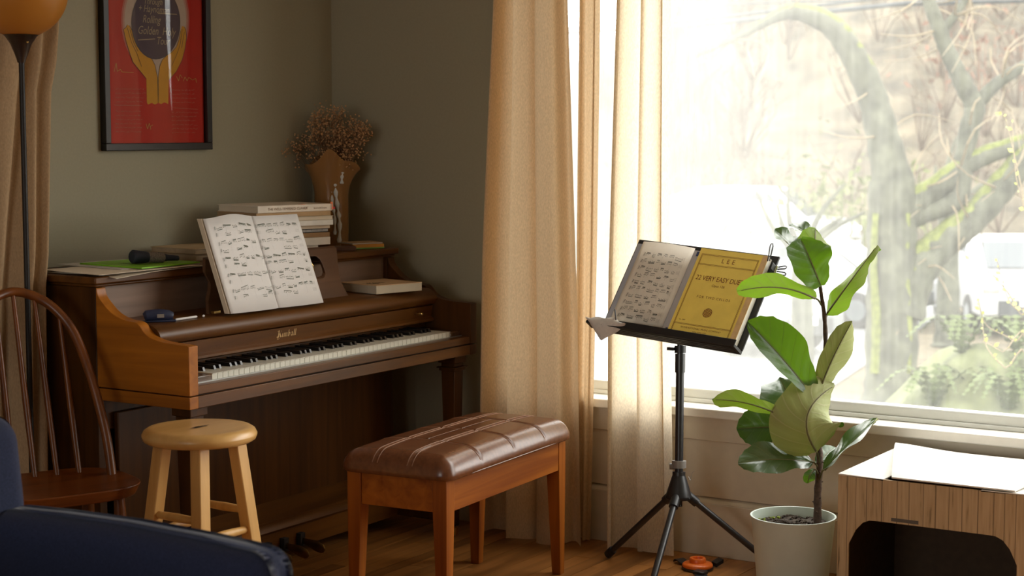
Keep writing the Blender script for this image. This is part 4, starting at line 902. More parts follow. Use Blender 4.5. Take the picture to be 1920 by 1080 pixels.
for k in range(7):
    h = math.sqrt(max(0, 1-((k-3)/3.6)**2))*.0155; stroke(b, F, (cx+(k-3)*.0043, .083-h), (cx+(k-3)*.0043+.001, .083+h), .0022)
e = [(cx+.0155*math.cos(2*math.pi*k/24), .083+.0155*math.sin(2*math.pi*k/24)) for k in range(25)]
for p, q in zip(e[:-1], e[1:]): stroke(b, F, p, q, .001)
part('cover_print', b, M_br, cv, smooth=False, norm=False)
# clip on the right edge
T = thing('metal_clip', 'black and chrome clip gripping the right top edge of the stand', 'clip', DS(DW+.004, .27, 0))
bm = nb(); dbox(bm, DW-.012, DW+.012, .262, .284, -.014, -.011); dbox(bm, DW+.006, DW+.012, .262, .284, -.011, .028); part('jaw', bm, M_black, T, bev=.001)
for p, q in (((DW-.004, .285, .03), (DW-.014, .345, .034)), ((DW+.012, .278, .0), (DW+.045, .287, .0)), ((DW+.012, .266, .0), (DW+.052, .262, .0))):
    bm = nb(); P, Q = DS(*p), DS(*q); s_ = (Q-P).cross(E3).normalized()*.0052; n_ = 14
    tube(bm, [P-s_*.6, P.lerp(Q, .85)-s_, Q-s_*.4, Q+s_*.4, P.lerp(Q, .85)+s_, P+s_*.6], .0022, 6); part('wire_arm', bm, M_blackmetal, T)
bm = nb(); tube(bm, [DS(DW+.012, .262, 0), DS(DW+.012, .284, 0)], .007, 14); part('spring', bm, M_chrome, T)
# white cloth over the tray's left end
bm = nb()
def cl(u, v):
    U = -.044+.158*u; ut = .018; L_ = .068*max(0, 1-(abs(U-ut)/(.062 if U < ut else .10)))**1.0+.004
    if v < .4: p = DS(U, -.004+.006*math.sin(40*U), .004+.044*(v/.4))+E2*(.004*math.sin(90*U+6*v)+.005)
    else: t = (v-.4)/.6; p = DS(U, -.004+.006*math.sin(40*U)*(1-t), .048+.004*math.sin(60*U)*t)+E2*.004*(1-t)+Vector((0, 0, -L_*t))+E3*(.010*math.sin(math.pi*t))
    return p
grid(bm, cl, 22, 16); solo('white_cloth', bm, M_cloth, 'white cloth draped over the left end of the stand tray', 'cloth', norm=False)
#%%PLANT
# ------------------------------------------------------------------ fiddle-leaf fig in its pot
PX, PYc = 4.784, 2.01; PD = 5.2
T = thing('potted_fig_tree', 'young fiddle-leaf fig tree in a pale green pot by the window', 'potted plant', (PX, PYc, 0))
bm = nb(); prof = [(.095, 0), (.098, .004), (.1245, .276), (.1275, .280), (.1275, .283), (.122, .283), (.1195, .276), (.112, .20), (.02, .20)]
lathe(bm, prof, (PX, PYc, 0), 48); pot = part('pot', bm, M_pot, T, auto=50)
bm = nb(); rnd = random.Random(2)
def soil(u, v): a = 2*math.pi*u; return Vector((PX+.1165*v*math.cos(a), PYc+.1165*v*math.sin(a), .252+.008*rnd.random()*(1 if 0 < u < 1 else 0)))
grid(bm, soil, 40, 10)
for k in range(90):
    a, r_ = rnd.uniform(0, 6.3), .105*math.sqrt(rnd.random()); bmesh.ops.create_icosphere(bm, subdivisions=1, radius=rnd.uniform(.003, .008), matrix=Matrix.Translation((PX+r_*math.cos(a), PYc+r_*math.sin(a), .257)))
part('soil', bm, M_soil, T, kind='stuff', smooth=False)
bm = nb()
for k in range(30):
    a, r_ = rnd.uniform(.9, 2.9), rnd.uniform(.07, .108); bmesh.ops.create_icosphere(bm, subdivisions=1, radius=rnd.uniform(.003, .007), matrix=Matrix.Translation((PX+r_*math.cos(a), PYc+r_*math.sin(a), .259)))
part('moss', bm, plain('green_moss', (.22, .28, .04), .95, vary=.3), T, kind='stuff')
tk = [at(1532, 990, 5.17), at(1533, 960, 5.18), at(1533, 925, 5.19), at(1536, 885, 5.19), at(1537, 860, 5.19), at(1536, 820, 5.21), at(1541, 770, 5.22), at(1548, 700, 5.22), at(1548, 640, 5.21), at(1546, 595, 5.20), at(1541, 560, 5.19), at(1537, 530, 5.19)]
tk[0].z = .245
sp = smooth_path(tk, 4); bm = nb(); rr = [.0125*(1-.62*i/len(sp))*(1+.10*math.sin(i*2.3)) for i in range(len(sp))]; tube(bm, sp, rr, 12)
for i in range(2, 16):
    p = sp[i]; e = Vector((math.cos(i*2.4), math.sin(i*2.4), .2)); tube(bm, [p+e*rr[i]*.7, p+e*(rr[i]+.004)], [.004, .001], 5)
part('trunk', bm, M_bark, T)
m, nt, out = nodes('fig_leaf')
uv = N(nt, 'UVMap'); sx = N(nt, 'SeparateXYZ'); nt.links.new(uv.outputs[0], sx.inputs[0])
def mth(op, a, b=None, c=None):
    n = N(nt, 'Math', operation=op)
    for i, x in enumerate((a, b, c)):
        if x is None: continue
        if isinstance(x, (int, float)): n.inputs[i].default_value = x
        else: nt.links.new(x, n.inputs[i])
    return n.outputs[0]
au = mth('ABSOLUTE', mth('MULTIPLY_ADD', sx.outputs['X'], 2, -1))
ph = mth('MULTIPLY', mth('SUBTRACT', sx.outputs['Y'], mth('MULTIPLY', au, .22)), 6.5)
tri = mth('ABSOLUTE', mth('SUBTRACT', mth('FRACT', ph), .5))
vein = mth('SUBTRACT', 1, mth('MINIMUM', mth('MULTIPLY', tri, 16), 1)); mid = mth('SUBTRACT', 1, mth('MINIMUM', mth('MULTIPLY', au, 16), 1)); vv = mth('MAXIMUM', mth('MULTIPLY', vein, .6), mid)
ht = mth('ADD', mth('MULTIPLY', tri, 1.2), mth('MULTIPLY', vv, -.25))
geo = N(nt, 'NewGeometry')
def mixc(f, a, b):
    n = N(nt, 'Mix', data_type='RGBA')
    for s_, x in ((0, f), (6, a), (7, b)):
        if isinstance(x, tuple): n.inputs[s_].default_value = (*x, 1)
        elif isinstance(x, float): n.inputs[s_].default_value = x
        else: nt.links.new(x, n.inputs[s_])
    return n.outputs[2]
topc = mixc(vv, (.030, .075, .012), (.085, .14, .03)); botc = mixc(vv, (.30, .33, .115), (.46, .44, .24)); colr = mixc(geo.outputs['Backfacing'], topc, botc)
ob = N(nt, 'ObjectInfo')
trc = mixc(vv, (.20, .42, .012), (.09, .16, .01))
p = N(nt, 'BsdfPrincipled'); p.inputs['Roughness'].default_value = .33; p.inputs['Specular IOR Level'].default_value = .42; nt.links.new(colr, p.inputs['Base Color'])
ro = N(nt, 'MapRange'); ro.inputs[3].default_value = .36; ro.inputs[4].default_value = .6; nt.links.new(geo.outputs['Backfacing'], ro.inputs[0]); nt.links.new(ro.outputs[0], p.inputs['Roughness'])
bp = N(nt, 'Bump'); bp.inputs['Strength'].default_value = .22; bp.inputs['Distance'].default_value = .005; nt.links.new(ht, bp.inputs['Height']); nt.links.new(bp.outputs[0], p.inputs['Normal'])
tlv = N(nt, 'BsdfTranslucent'); nt.links.new(trc, tlv.inputs[0]); mx = N(nt, 'MixShader'); mx.inputs[0].default_value = .26; mx.name = 'thin'
nt.links.new(p.outputs[0], mx.inputs[1]); nt.links.new(tlv.outputs[0], mx.inputs[2]); nt.links.new(mx.outputs[0], out.inputs[0]); M_leaf = m
M_young = M_leaf.copy(); M_young.name = 'young_fig_leaf'; M_young.node_tree.nodes['thin'].inputs[0].default_value = .55
M_old = M_leaf.copy(); M_old.name = 'old_fig_leaf'; M_old.node_tree.nodes['thin'].inputs[0].default_value = .05
M_gloss = M_old.copy(); M_gloss.name = 'glossy_fig_leaf'
for n_ in M_gloss.node_tree.nodes:
    if n_.type == 'BSDF_PRINCIPLED': n_.inputs['Specular IOR Level'].default_value = .85; n_.inputs['Coat Weight'].default_value = .6; n_.inputs['Coat Roughness'].default_value = .15
M_pet = plain('fig_petiole', (.11, .10, .03), .6, vary=.2)
PROF = [(0, .10), (.06, .34), (.15, .50), (.30, .56), (.45, .66), (.60, .88), (.74, 1.0), (.86, .90), (.95, .55), (1, .04)]
def wprof(t, pr=PROF):
    for (a, x), (b_, y_) in zip(pr[:-1], pr[1:]):
        if t <= b_: k = (t-a)/(b_-a); k = k*k*(3-2*k); return x+(y_-x)*k
    return pr[-1][1]
def unit(v): return v.normalized()
VRv, VUv, VDv = Vector(VR), Vector(VU), Vector(VD)
LEAFP = [(0, .12), (.08, .45), (.25, .72), (.5, .98), (.7, 1.0), (.85, .82), (.95, .45), (1, .04)]
def leaf(b_, m_, t_, width, face, pet=None, cup=.15, wav=.03, pr=PROF, wl=1.0, wr=1.0, seed=0, curl=0, mat=None, nv=22):
    """b_, m_, t_ = base, middle, tip as (px, py, depth); face = (right, up, toward viewer) weights of the upper side's normal"""
    P0, P1, P2 = [at(*q) for q in (b_, m_, t_)]; K = P1*2-(P0+P2)*.5
    nrm = unit(VRv*face[0]+VUv*face[1]-VDv*face[2]); rn = random.Random(seed+1); f1, f2 = rn.uniform(0, 6), rn.uniform(0, 6)
    Wd = width*PD/FPX/2; Ln = (P1-P0).length+(P2-P1).length
    def f(u, v):
        t = v; c = P0*(1-t)**2+K*2*t*(1-t)+P2*t*t; tg = unit((K-P0)*2*(1-t)+(P2-K)*2*t)
        s_ = unit(tg.cross(nrm)); n_ = unit(s_.cross(tg)); x = 2*u-1; w = Wd*wprof(t, pr)*(wl if x < 0 else wr)
        w *= 1+.05*math.sin(9*t+f1+(2 if x > 0 else 0))
        h = cup*abs(x)**1.5*w+wav*Wd*abs(x)**1.3*math.sin(13*t+f2+(1.6 if x > 0 else 0))*2-.06*Wd*math.exp(-(x/.1)**2)+.03*Wd*math.sin(math.pi*((t-.22*abs(x))*13))*(1-abs(x))*abs(x)*3
        h += curl*Wd*max(0, t-.7)*3*abs(x)
        return c+s_*(x*w)+n_*h
    bm = nb(); grid(bm, f, 14, nv, uv=True); o = part('leaf', bm, mat or M_leaf, T, auto=180, norm=False)
    bm = nb(); tube(bm, [f(.5, .02+.94*k/12)-nrm*.0006 for k in range(13)], [.0028*(1-.75*k/12)+.0004 for k in range(13)], 6); part('midrib', bm, M_pet, o)
    if pet is not None:
        bm = nb(); q = at(*pet); tube(bm, smooth_path([q, q.lerp(P0, .5)+VUv*.004, P0, f(.5, .05)], 4), .0028, 8); part('petiole', bm, M_pet, T)
    return o
# face > 0 third weight: glossy upper side seen; negative: underside seen
leaf((1540, 536, 5.17), (1522, 492, 5.12), (1502, 447, 5.16), 84, (.15, .1, 1), None, .12, .05, LEAFP, seed=1)
leaf((1530, 500, 5.22), (1528, 464, 5.24), (1528, 429, 5.30), 64, (0, .35, -1), (1537, 528, 5.2), .15, .05, LEAFP, seed=2, mat=M_young)
leaf((1512, 482, 5.25), (1482, 458, 5.26), (1453, 430, 5.28), 58, (.1, 1, .35), (1537, 526, 5.2), .25, .10, LEAFP, seed=3, mat=M_gloss)
leaf((1535, 455, 5.32), (1508, 434, 5.34), (1480, 422, 5.36), 50, (.1, .9, .5), (1537, 524, 5.2), .2, .08, LEAFP, seed=4, mat=M_gloss)
leaf((1551, 588, 5.20), (1590, 535, 5.16), (1646, 460, 5.20), 46, (.75, .35, -.45), (1546, 612, 5.21), .35, .12, [(0, .15), (.08, .75), (.25, .95), (.42, .85), (.6, 1.0), (.72, .6), (.80, .25), (.88, .42), (.95, .35), (1, .04)], seed=5, curl=.4)
leaf((1530, 560, 5.15), (1462, 538, 5.08), (1382, 545, 5.02), 62, (0, .62, -.75), (1540, 572, 5.19), .12, .05, PROF, seed=6, mat=M_young)
leaf((1526, 744, 5.16), (1468, 672, 5.10), (1402, 602, 5.10), 104, (.30, .12, .95), (1541, 765, 5.21), .22, .02, LEAFP, wl=.5, seed=7)
leaf((1532, 742, 5.18), (1560, 672, 5.15), (1597, 602, 5.16), 84, (-.3, .1, -.95), (1543, 765, 5.2), .45, .02, LEAFP, wr=.5, seed=8, mat=M_old)
leaf((1531, 846, 5.13), (1514, 778, 5.10), (1564, 722, 5.18), 136, (.15, .15, -1), (1537, 868, 5.18), .20, .02, [(0, .30), (.06, .72), (.2, .95), (.45, .98), (.7, .82), (.88, .5), (1, .05)], seed=9, mat=M_old)
leaf((1530, 800, 5.24), (1488, 752, 5.27), (1462, 706, 5.31), 118, (-.35, .9, .16), (1538, 805, 5.2), .2, .16, LEAFP, seed=10, mat=M_gloss)
leaf((1480, 788, 5.16), (1412, 758, 5.10), (1335, 748, 5.06), 46, (0, .62, -.75), (1534, 815, 5.2), .12, .08, PROF, seed=11)
leaf((1492, 800, 5.25), (1438, 800, 5.28), (1381, 803, 5.30), 84, (.25, .45, .9), (1535, 820, 5.21), .15, .05, LEAFP, seed=12, mat=M_old)
leaf((1524, 866, 5.16), (1455, 860, 5.12), (1384, 868, 5.10), 70, (-.1, .65, .75), (1536, 880, 5.19), .1, .06, LEAFP, seed=13, mat=M_gloss)
leaf((1543, 882, 5.16), (1588, 836, 5.12), (1646, 785, 5.10), 66, (-.65, .75, .2), (1536, 905, 5.19), .2, .05, LEAFP, seed=14, mat=M_gloss)
leaf((1533, 872, 5.22), (1548, 852, 5.25), (1566, 838, 5.30), 38, (0, .9, .4), (1537, 880, 5.2), .1, .05, LEAFP, seed=15, mat=M_old)
leaf((1528, 880, 5.15), (1518, 892, 5.13), (1516, 906, 5.13), 22, (0, .6, .6), (1535, 892, 5.19), .1, .05, LEAFP, seed=16)
#%%BOX
# ------------------------------------------------------------------ printed cardboard cat house
bx0, bx1, by0, by1, bz = 4.695, 5.165, 1.27, 1.835, .440
T = thing('cardboard_house', 'cardboard cat house printed like wood planks with an arched opening', 'cardboard box', ((bx0+bx1)/2, (by0+by1)/2, 0))
m, nt, out = nodes('plank_printed_card'); p = N(nt, 'BsdfPrincipled'); p.inputs['Roughness'].default_value = .7; p.inputs['Specular IOR Level'].default_value = .2
tc = N(nt, 'TexCoord'); sp_ = N(nt, 'SeparateXYZ'); nt.links.new(tc.outputs['Object'], sp_.inputs[0]); sm = mth('ADD', sp_.outputs['X'], sp_.outputs['Y'])
nz = N(nt, 'TexNoise', noise_dimensions='1D'); nz.inputs['Scale'].default_value = 9; nt.links.new(sm, nz.inputs['W'])
fr = mth('FRACT', mth('MULTIPLY_ADD', sm, 26, mth('MULTIPLY', nz.outputs[0], 1.6))); ln = mth('LESS_THAN', mth('ABSOLUTE', mth('SUBTRACT', fr, .5)), .03)
mp = N(nt, 'Mapping'); mp.inputs['Scale'].default_value = (120, 120, 7); nt.links.new(tc.outputs['Object'], mp.inputs[0]); n3 = N(nt, 'TexNoise'); n3.inputs['Scale'].default_value = 1; n3.inputs['Detail'].default_value = 6; nt.links.new(mp.outputs[0], n3.inputs[0])
rr_ = ramp(nt, [(.30, (.17, .115, .06)), (.38, (.44, .315, .175)), (.7, (.54, .40, .24))]); nt.links.new(n3.outputs[0], rr_.inputs[0])
ck = mixc(ln, rr_.outputs[0], (.20, .14, .08)); nt.links.new(ck, p.inputs['Base Color']); nt.links.new(p.outputs[0], out.inputs[0]); M_print = m
M_card = plain('plain_card', (.62, .50, .36), .8, vary=.05, spec=.2); M_cardw = plain('white_card', (.80, .77, .71), .7, vary=.03, spec=.2); M_inner = plain('shaded_card_inside', (.06, .035, .018), .9)  # inside card darkened, the box's inner shade put into the colour
th = .006
# front face (x = bx0) with arch
bm = nb(); n = 24; a0, a1 = by1-.035, by0+.045; top = []
for k in range(n+1):
    t = k/n; yv = a0+(a1-a0)*t; e_ = min(t, 1-t)*(a0-a1); top.append((yv, .318-.075*(1-min(1, e_/.075))**2.6))
def card_front(x):
    vb = []
    lo = [bm.verts.new((x, yv, zv)) for yv, zv in top]; hi = [bm.verts.new((x, yv, bz)) for yv, zv in top]
    L0, L1 = bm.verts.new((x, by1, 0)), bm.verts.new((x, by1, bz)); Lm = bm.verts.new((x, a0, 0)); R0, R1 = bm.verts.new((x, by0, 0)), bm.verts.new((x, by0, bz)); Rm = bm.verts.new((x, a1, 0))
    for i in range(n): bm.faces.new((lo[i], lo[i+1], hi[i+1], hi[i]))
    bm.faces.new((L0, Lm, lo[0], hi[0], L1)); bm.faces.new((Rm, R0, R1, hi[-1], lo[-1]))
card_front(bx0)
r = bmesh.ops.extrude_face_region(bm, geom=list(bm.faces)); bmesh.ops.translate(bm, verts=[e for e in r['geom'] if isinstance(e, bmesh.types.BMVert)], vec=(th, 0, 0))
fp = part('front_panel', bm, M_print, T, smooth=False)
bm = nb(); q = on(1690, 977, 'x', bx0); box(bm, bx0-.0008, bx0, q.y-.05, q.y+.03, q.z-.004, q.z+.006); part('tape_strip', bm, plain('dark_tape', (.09, .07, .05), .5), fp)
bm = nb(); box(bm, bx0+th, bx1, by1-th, by1, 0, bz); part('side_panel', bm, M_print, T, smooth=False)
bm = nb(); box(bm, bx0+th, bx1, by0, by0+th, 0, bz); part('side_panel', bm, M_print, T, smooth=False)
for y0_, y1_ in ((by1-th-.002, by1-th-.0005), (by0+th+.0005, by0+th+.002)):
    bm = nb(); box(bm, bx0+th+.001, bx1-th, y0_, y1_, .008, bz-.012); part('shade_liner', bm, M_inner, T, smooth=False)  # dark sheets added to make the side walls look shaded inside
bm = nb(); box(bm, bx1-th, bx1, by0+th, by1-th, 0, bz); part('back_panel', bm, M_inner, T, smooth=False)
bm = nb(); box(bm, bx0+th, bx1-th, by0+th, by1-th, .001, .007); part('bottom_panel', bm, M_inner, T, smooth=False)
# top flaps: left and right small flaps under, big rear flap slightly sprung
def flap(name, P, mat, t_=.004):
    bm = nb(); hexa(bm, [Vector(q) for q in P]+[Vector(q)+Vector((0, 0, t_)) for q in P]); part(name, bm, mat, T, smooth=False)
fy = by1-.16
flap('top_flap', [(bx0, by1, bz), (bx1, by1, bz), (bx1, by1-.135, bz-.006), (bx0+.0, by1-.135, bz-.003)], M_cardw)
flap('top_flap', [(bx0, by0, bz), (bx1, by0, bz), (bx1, by0+.15, bz-.006), (bx0+.0, by0+.15, bz-.003)], M_cardw)
bm = nb()
def rf(u, v):
    y_ = by1-.003+(by0-by1+.006)*v; y_ = y_ - .155*u*(1-v)+.09*u*v*.6
    d = bx1-(bx1-bx0-.004)*u; z = bz+.0055+.012*u*(1-u)*2*(1-.3*v)+.030*math.exp(-((v-.02)/.22)**2)*math.sin(math.pi*min(1, .1+u*.9))**.8
    return Vector((d, y_, z))
grid(bm, rf, 12, 12); r = bmesh.ops.extrude_face_region(bm, geom=list(bm.faces)); bmesh.ops.translate(bm, verts=[e for e in r['geom'] if isinstance(e, bmesh.types.BMVert)], vec=(0, 0, .004)); part('top_flap', bm, M_cardw, T)
# ------------------------------------------------------------------ cello endpin anchor on the floor
ac = on(1308, 1056, 'z', .02)
T = thing('endpin_anchor', 'orange disc anchor with black strap on the floor under the stand', 'endpin anchor', (ac.x, ac.y, .0005))
bm = nb(); lathe(bm, [(.048, .008), (.050, .010), (.050, .017), (.046, .021), (.027, .024), (.027, .036), (.024, .039), (.018, .038), (.015, .026), (.001, .025)], (ac.x, ac.y, 0), 36); part('disc', bm, M_orange, T, auto=50)
bm = nb(); lathe(bm, [(.050, .0005), (.052, .002), (.052, .009), (.047, .010)], (ac.x, ac.y, 0), 30); part('base', bm, M_black, T)
def strap(pts, w, name, mat=M_black, th=.004):
    bm = nb(); P = smooth_path(pts, 4); n = len(P); rows = []
    for i in range(n):
        tg = (P[min(i+1, n-1)]-P[max(i-1, 0)]).normalized(); s_ = tg.cross(Vector((0, 0, 1))).normalized()*w/2; rows.append([bm.verts.new(q) for q in (P[i]-s_, P[i]+s_, P[i]+s_+Vector((0, 0, th)), P[i]-s_+Vector((0, 0, th)))])
    for i in range(n-1):
        for k in range(4): bm.faces.new((rows[i][k], rows[i][(k+1) % 4], rows[i+1][(k+1) % 4], rows[i+1][k]))
    bm.faces.new(rows[0]); bm.faces.new(rows[-1]); part(name, bm, mat, T)
q1, q2, q3 = [on(px, py, 'z', .004) for px, py in ((1270, 1052), (1352, 1060), (1316, 1085))]
strap([Vector((ac.x, ac.y, .004)).lerp(q1, .6), q1.lerp(ac, .1)+Vector((0, 0, .006)), q1], .034, 'strap'); strap([Vector((ac.x, ac.y, .004)).lerp(q2, .7), q2+Vector((0, 0, .012))], .032, 'strap', th=.012); strap([Vector((ac.x, ac.y, .004)).lerp(q3, .6), q3, q3+(q3-ac)*.8], .04, 'strap')
bm = nb(); c_ = q3.lerp(Vector((ac.x, ac.y, .004)), .35); box(bm, c_.x-.018, c_.x+.018, c_.y-.02, c_.y+.02, .006, .018); part('buckle', bm, M_black, T, bev=.003)
bm = nb(); p0 = on(1282, 1064, 'z', .003); p1 = on(1300, 1070, 'z', .003); tube(bm, smooth_path([p0, p0.lerp(p1, .5)+Vector((-.01, -.004, .003)), p1], 5), .0018, 6); part('wire_loop', bm, M_chrome, T)
#%%OUTSIDE
# ------------------------------------------------------------------ outdoors
GZ = -2.05
M_road = plain('wet_asphalt', (.17, .178, .182), .6, vary=.06, scale=.6); M_yard = plain('leafy_yard', (.085, .068, .040), .95, vary=.4, scale=3, bump=.3); M_hill = plain('brush_hillside', (.080, .066, .044), .95, vary=.6, scale=.9)
M_treeb = plain('mossy_bark', (.062, .064, .046), .9, vary=.5, scale=5, bump=.8); M_moss = plain('tree_moss', (.105, .12, .03), .95, vary=.35, scale=14, bump=.8); M_twig = plain('bare_twig', (.085, .06, .042), .9, vary=.3); M_twl = plain('pale_twig', (.17, .135, .085), .9, vary=.2)
M_carw = plain('white_car_paint', (.36, .37, .38), .3, vary=.02, coat=.3); M_tyre = plain('tyre_rubber', (.03, .03, .032), .8); M_cglass = plain('car_glass', (.05, .06, .07), .1, vary=.05); M_card_ = plain('dark_car_trim', (.04, .045, .05), .4); M_silver = plain('silver_car_paint', (.14, .155, .165), .3, .3, .03, coat=.5)
def away(px, py, dep): return at(px, py, dep)
bm = nb(); box(bm, WX+.17, 120, -60, 110, GZ-.3, GZ); gr = struct('ground', bm, M_yard, smooth=False)
e_a = Vector(_dh); e_b = Vector((-_dh[1], _dh[0], 0))
def gp(dist, lat, z=GZ+.012): q = e_a*dist-e_b*lat; return Vector((q.x, q.y, z))        # lat > 0 is to the right of the view
bm = nb(); vs = [bm.verts.new(gp(a, b)) for a, b in ((21.5, -40), (21.5, 3.6), (36, 9.5), (36, -40))]; bm.faces.new(vs); r = bmesh.ops.extrude_face_region(bm, geom=list(bm.faces)); bmesh.ops.translate(bm, verts=[e for e in r['geom'] if isinstance(e, bmesh.types.BMVert)], vec=(0, 0, .02)); struct('road', bm, M_road, smooth=False)
bm = nb(); rn = random.Random(8)
def hill(u, v): 
    lat = -26+70*u; s = v; h = (.2+1.25*max(0, min(1, (lat+6)/20)))*(8*s)**1.05; return gp(42+26*s, lat, GZ-.05+h+.5*math.sin(lat*.8+s*9)*s)
grid(bm, hill, 40, 16); struct('hillside', bm, M_hill)
rnd = random.Random(11)
def brush(name, label, lat0, lat1, d0, d1, n, mat, h=2.2):
    bm = nb()
    for _ in range(n):
        la, di = rnd.uniform(lat0, lat1), rnd.uniform(d0, d1); s = max(0, (di-42)/26); hz = GZ-.1+(.2+1.25*max(0, min(1, (la+6)/20)))*(8*s)**1.05
        b0 = gp(di, la, hz); 
        for k in range(7):
            t = b0+Vector((rnd.gauss(0, .7), rnd.gauss(0, .7), rnd.uniform(.5, 1)*h)); mid_ = b0.lerp(t, .5)+Vector((rnd.gauss(0, .15), rnd.gauss(0, .15), .1))
            tube(bm, [b0, mid_, t], [.03, .02, .008], 3, cap=False)
            for j in range(3):
                q = mid_.lerp(t, rnd.random()); tube(bm, [q, q+Vector((rnd.gauss(0, .4), rnd.gauss(0, .4), rnd.uniform(.1, .6)))], [.013, .005], 3, cap=False)
    o = part(name, bm, mat, smooth=False); tag(o, label, 'brush', kind='stuff')
brush('hillside_brush', 'tangle of bare brown brush on the hillside behind the street', 3, 40, 42, 66, 260, M_twig, 2.4)
brush('hillside_brush', 'sparse pale brush beyond the parked cars on the left', -12, 6, 42, 60, 110, M_twl, 2.0)
for k, (px, py, dp, w, lb) in enumerate(((1600, 395, 41, 3.0, 'olive green bush low on the hillside behind the big trunk'), (1500, 420, 41, 2.6, 'pale green bush beyond the street left of the big trunk'), (1870, 120, 52, 4.0, 'reddish brown shrub mass high on the hillside at the right'))):
    bm = nb(); c0 = at(px, py, dp)
    for _ in range(420):
        q = c0+Vector((rnd.gauss(0, w*.4), rnd.gauss(0, w*.4), rnd.gauss(0, w*.25))); s = rnd.uniform(.06, .16); e1_, e2_ = Vector((rnd.gauss(0, 1), rnd.gauss(0, 1), rnd.gauss(0, 1))).normalized()*s, Vector((rnd.gauss(0, 1), rnd.gauss(0, 1), rnd.gauss(0, 1))).normalized()*s*.6
        bm.faces.new([bm.verts.new(q+a) for a in (e1_, e2_, -e1_, -e2_)])
    for _ in range(20): q = c0+Vector((rnd.gauss(0, w*.3), rnd.gauss(0, w*.3), 0)); tube(bm, [Vector((q.x, q.y, min(c0.z-w*.6, c0.z-1))), q+Vector((0, 0, w*.2))], [.04, .01], 3)
    o = part('bush', bm, plain('bush_%d' % k, ((.10, .115, .045), (.14, .15, .07), (.14, .07, .045))[k], .95, vary=.3), smooth=False, norm=False); tag(o, lb, 'bush', kind='stuff')
def limb(bm, pts, dep, k=1.0, seg=12, rough=.05):
    """pts: (px, py, width px) at one depth"""
    P = [at(p[0], p[1], dep+(p[3] if len(p) > 3 else 0)) for p in pts]; R = [p[2]*dep/FPX/2*k for p in pts]
    SP = smooth_path(P, 5); RR = []
    for i in range(len(P)-1):
        for j in range(5): RR.append((R[i]+(R[i+1]-R[i])*j/5)*(1+rough*math.sin(i*5.1+j*1.9)))
    RR.append(R[-1]); tube(bm, SP, RR, seg); return SP, RR
def mossy(bm, SP, RR, a=0, b=None):
    S = SP[a:b]; Rr = RR[a:b]
    if len(S) > 2: tube(bm, [p+Vector((0, 0, r*.42)) for p, r in zip(S, Rr)], [r*.80 for r in Rr], 10)
TD = 20.0
T = thing('mossy_tree', 'large bare tree with mossy forked limbs outside the window', 'tree', gp(20.0, 4.2, GZ))
zb_ = 241+(EYE-GZ)/TD*FPX
bm = nb(); SP, RR = limb(bm, [(1668, zb_+6, 150), (1670, zb_-40, 116), (1671, 700, 100), (1672, 560, 97), (1672, 440, 94), (1672, 340, 84)], TD); part('trunk', bm, M_treeb, T)
limbs = [
 ([(1676, 350, 82), (1655, 255, 62), (1632, 170, 56), (1600, 105, 50), (1565, 55, 42), (1520, 30, 34), (1475, 24, 26), (1430, 45, 16), (1370, 75, 12), (1300, 105, 8)], 'moss'),
 ([(1678, 440, 62), (1715, 385, 50), (1755, 355, 44), (1800, 318, 38), (1850, 292, 34), (1925, 268, 30)], 'moss'),
 ([(1690, 420, 44), (1735, 398, 40), (1775, 385, 40), (1800, 360, 38), (1806, 300, 36), (1818, 240, 38), (1828, 200, 40), (1810, 165, 36), (1790, 125, 32), (1772, 85, 30), (1762, 55, 30), (1748, 20, 26), (1735, -15, 22)], ''),
 ([(1690, 590, 90), (1720, 510, 74), (1765, 460, 62), (1820, 415, 56), (1875, 355, 54), (1930, 285, 50)], 'moss'),
 ([(1826, 205, 30), (1850, 175, 26), (1878, 150, 24), (1925, 120, 20)], ''),
 ([(1762, 62, 22), (1790, 30, 16), (1815, -10, 12)], '')]
for pts, mo in limbs:
    bm = nb(); SP, RR = limb(bm, pts, TD); lb_ = part('limb', bm, M_treeb, T)
    if mo: bm = nb(); mossy(bm, SP, RR, 2, None); part('moss', bm, M_moss, lb_)
for px0, w0 in ((1640, 18), (1700, 16)):
    bm = nb(); limb(bm, [(px0, 700, w0), (px0+3, 600, w0), (px0-2, 500, w0*.8), (px0+2, 400, w0*.7)], TD-.22, seg=8); part('moss', bm, M_moss, T)
bm = nb(); rnd = random.Random(31)
for _ in range(80):
    pts, _m = rnd.choice(limbs); i = rnd.randrange(1, len(pts)); p = pts[i]; a = rnd.uniform(0, 6.28); L_ = rnd.uniform(40, 150)
    P = [at(p[0], p[1], TD), at(p[0]+L_*.5*math.cos(a), p[1]+L_*.5*math.sin(a)-8, TD+rnd.uniform(-.8, .8)), at(p[0]+L_*math.cos(a+.3), p[1]+L_*math.sin(a+.3), TD+rnd.uniform(-1.5, 1.5))]
    tube(bm, smooth_path(P, 3), [.016, .014, .012, .010, .008, .006, .004][:7], 4)
part('twigs', bm, M_twl, T, kind='stuff', smooth=False)
def small_tree(label, px, pyb, dep, w, top, br):
    t = thing('street_tree', label, 'tree', at(px, pyb, dep)); bm = nb()
    limb(bm, [(px, pyb+3, w*1.5), (px, pyb-25, w*1.1), (px+1, (pyb+top)/2, w*.95), (px-1, top, w*.8)], dep); part('trunk', bm, M_treeb, t)
    for k in range(br):
        bm = nb(); a = rnd.uniform(-2.6, -.5); L_ = rnd.uniform(90, 170); limb(bm, [(px, top+rnd.uniform(0, 30), w*.4), (px+L_*.5*math.cos(a), top+L_*.5*math.sin(a), w*.25), (px+L_*math.cos(a*.9), top+L_*math.sin(a*.9), w*.1)], dep, seg=7); part('limb', bm, M_treeb, t)
small_tree('straight brown street tree between the big tree and the white car', 1777, 241+3.48/28*FPX, 28, 44, 400, 6)
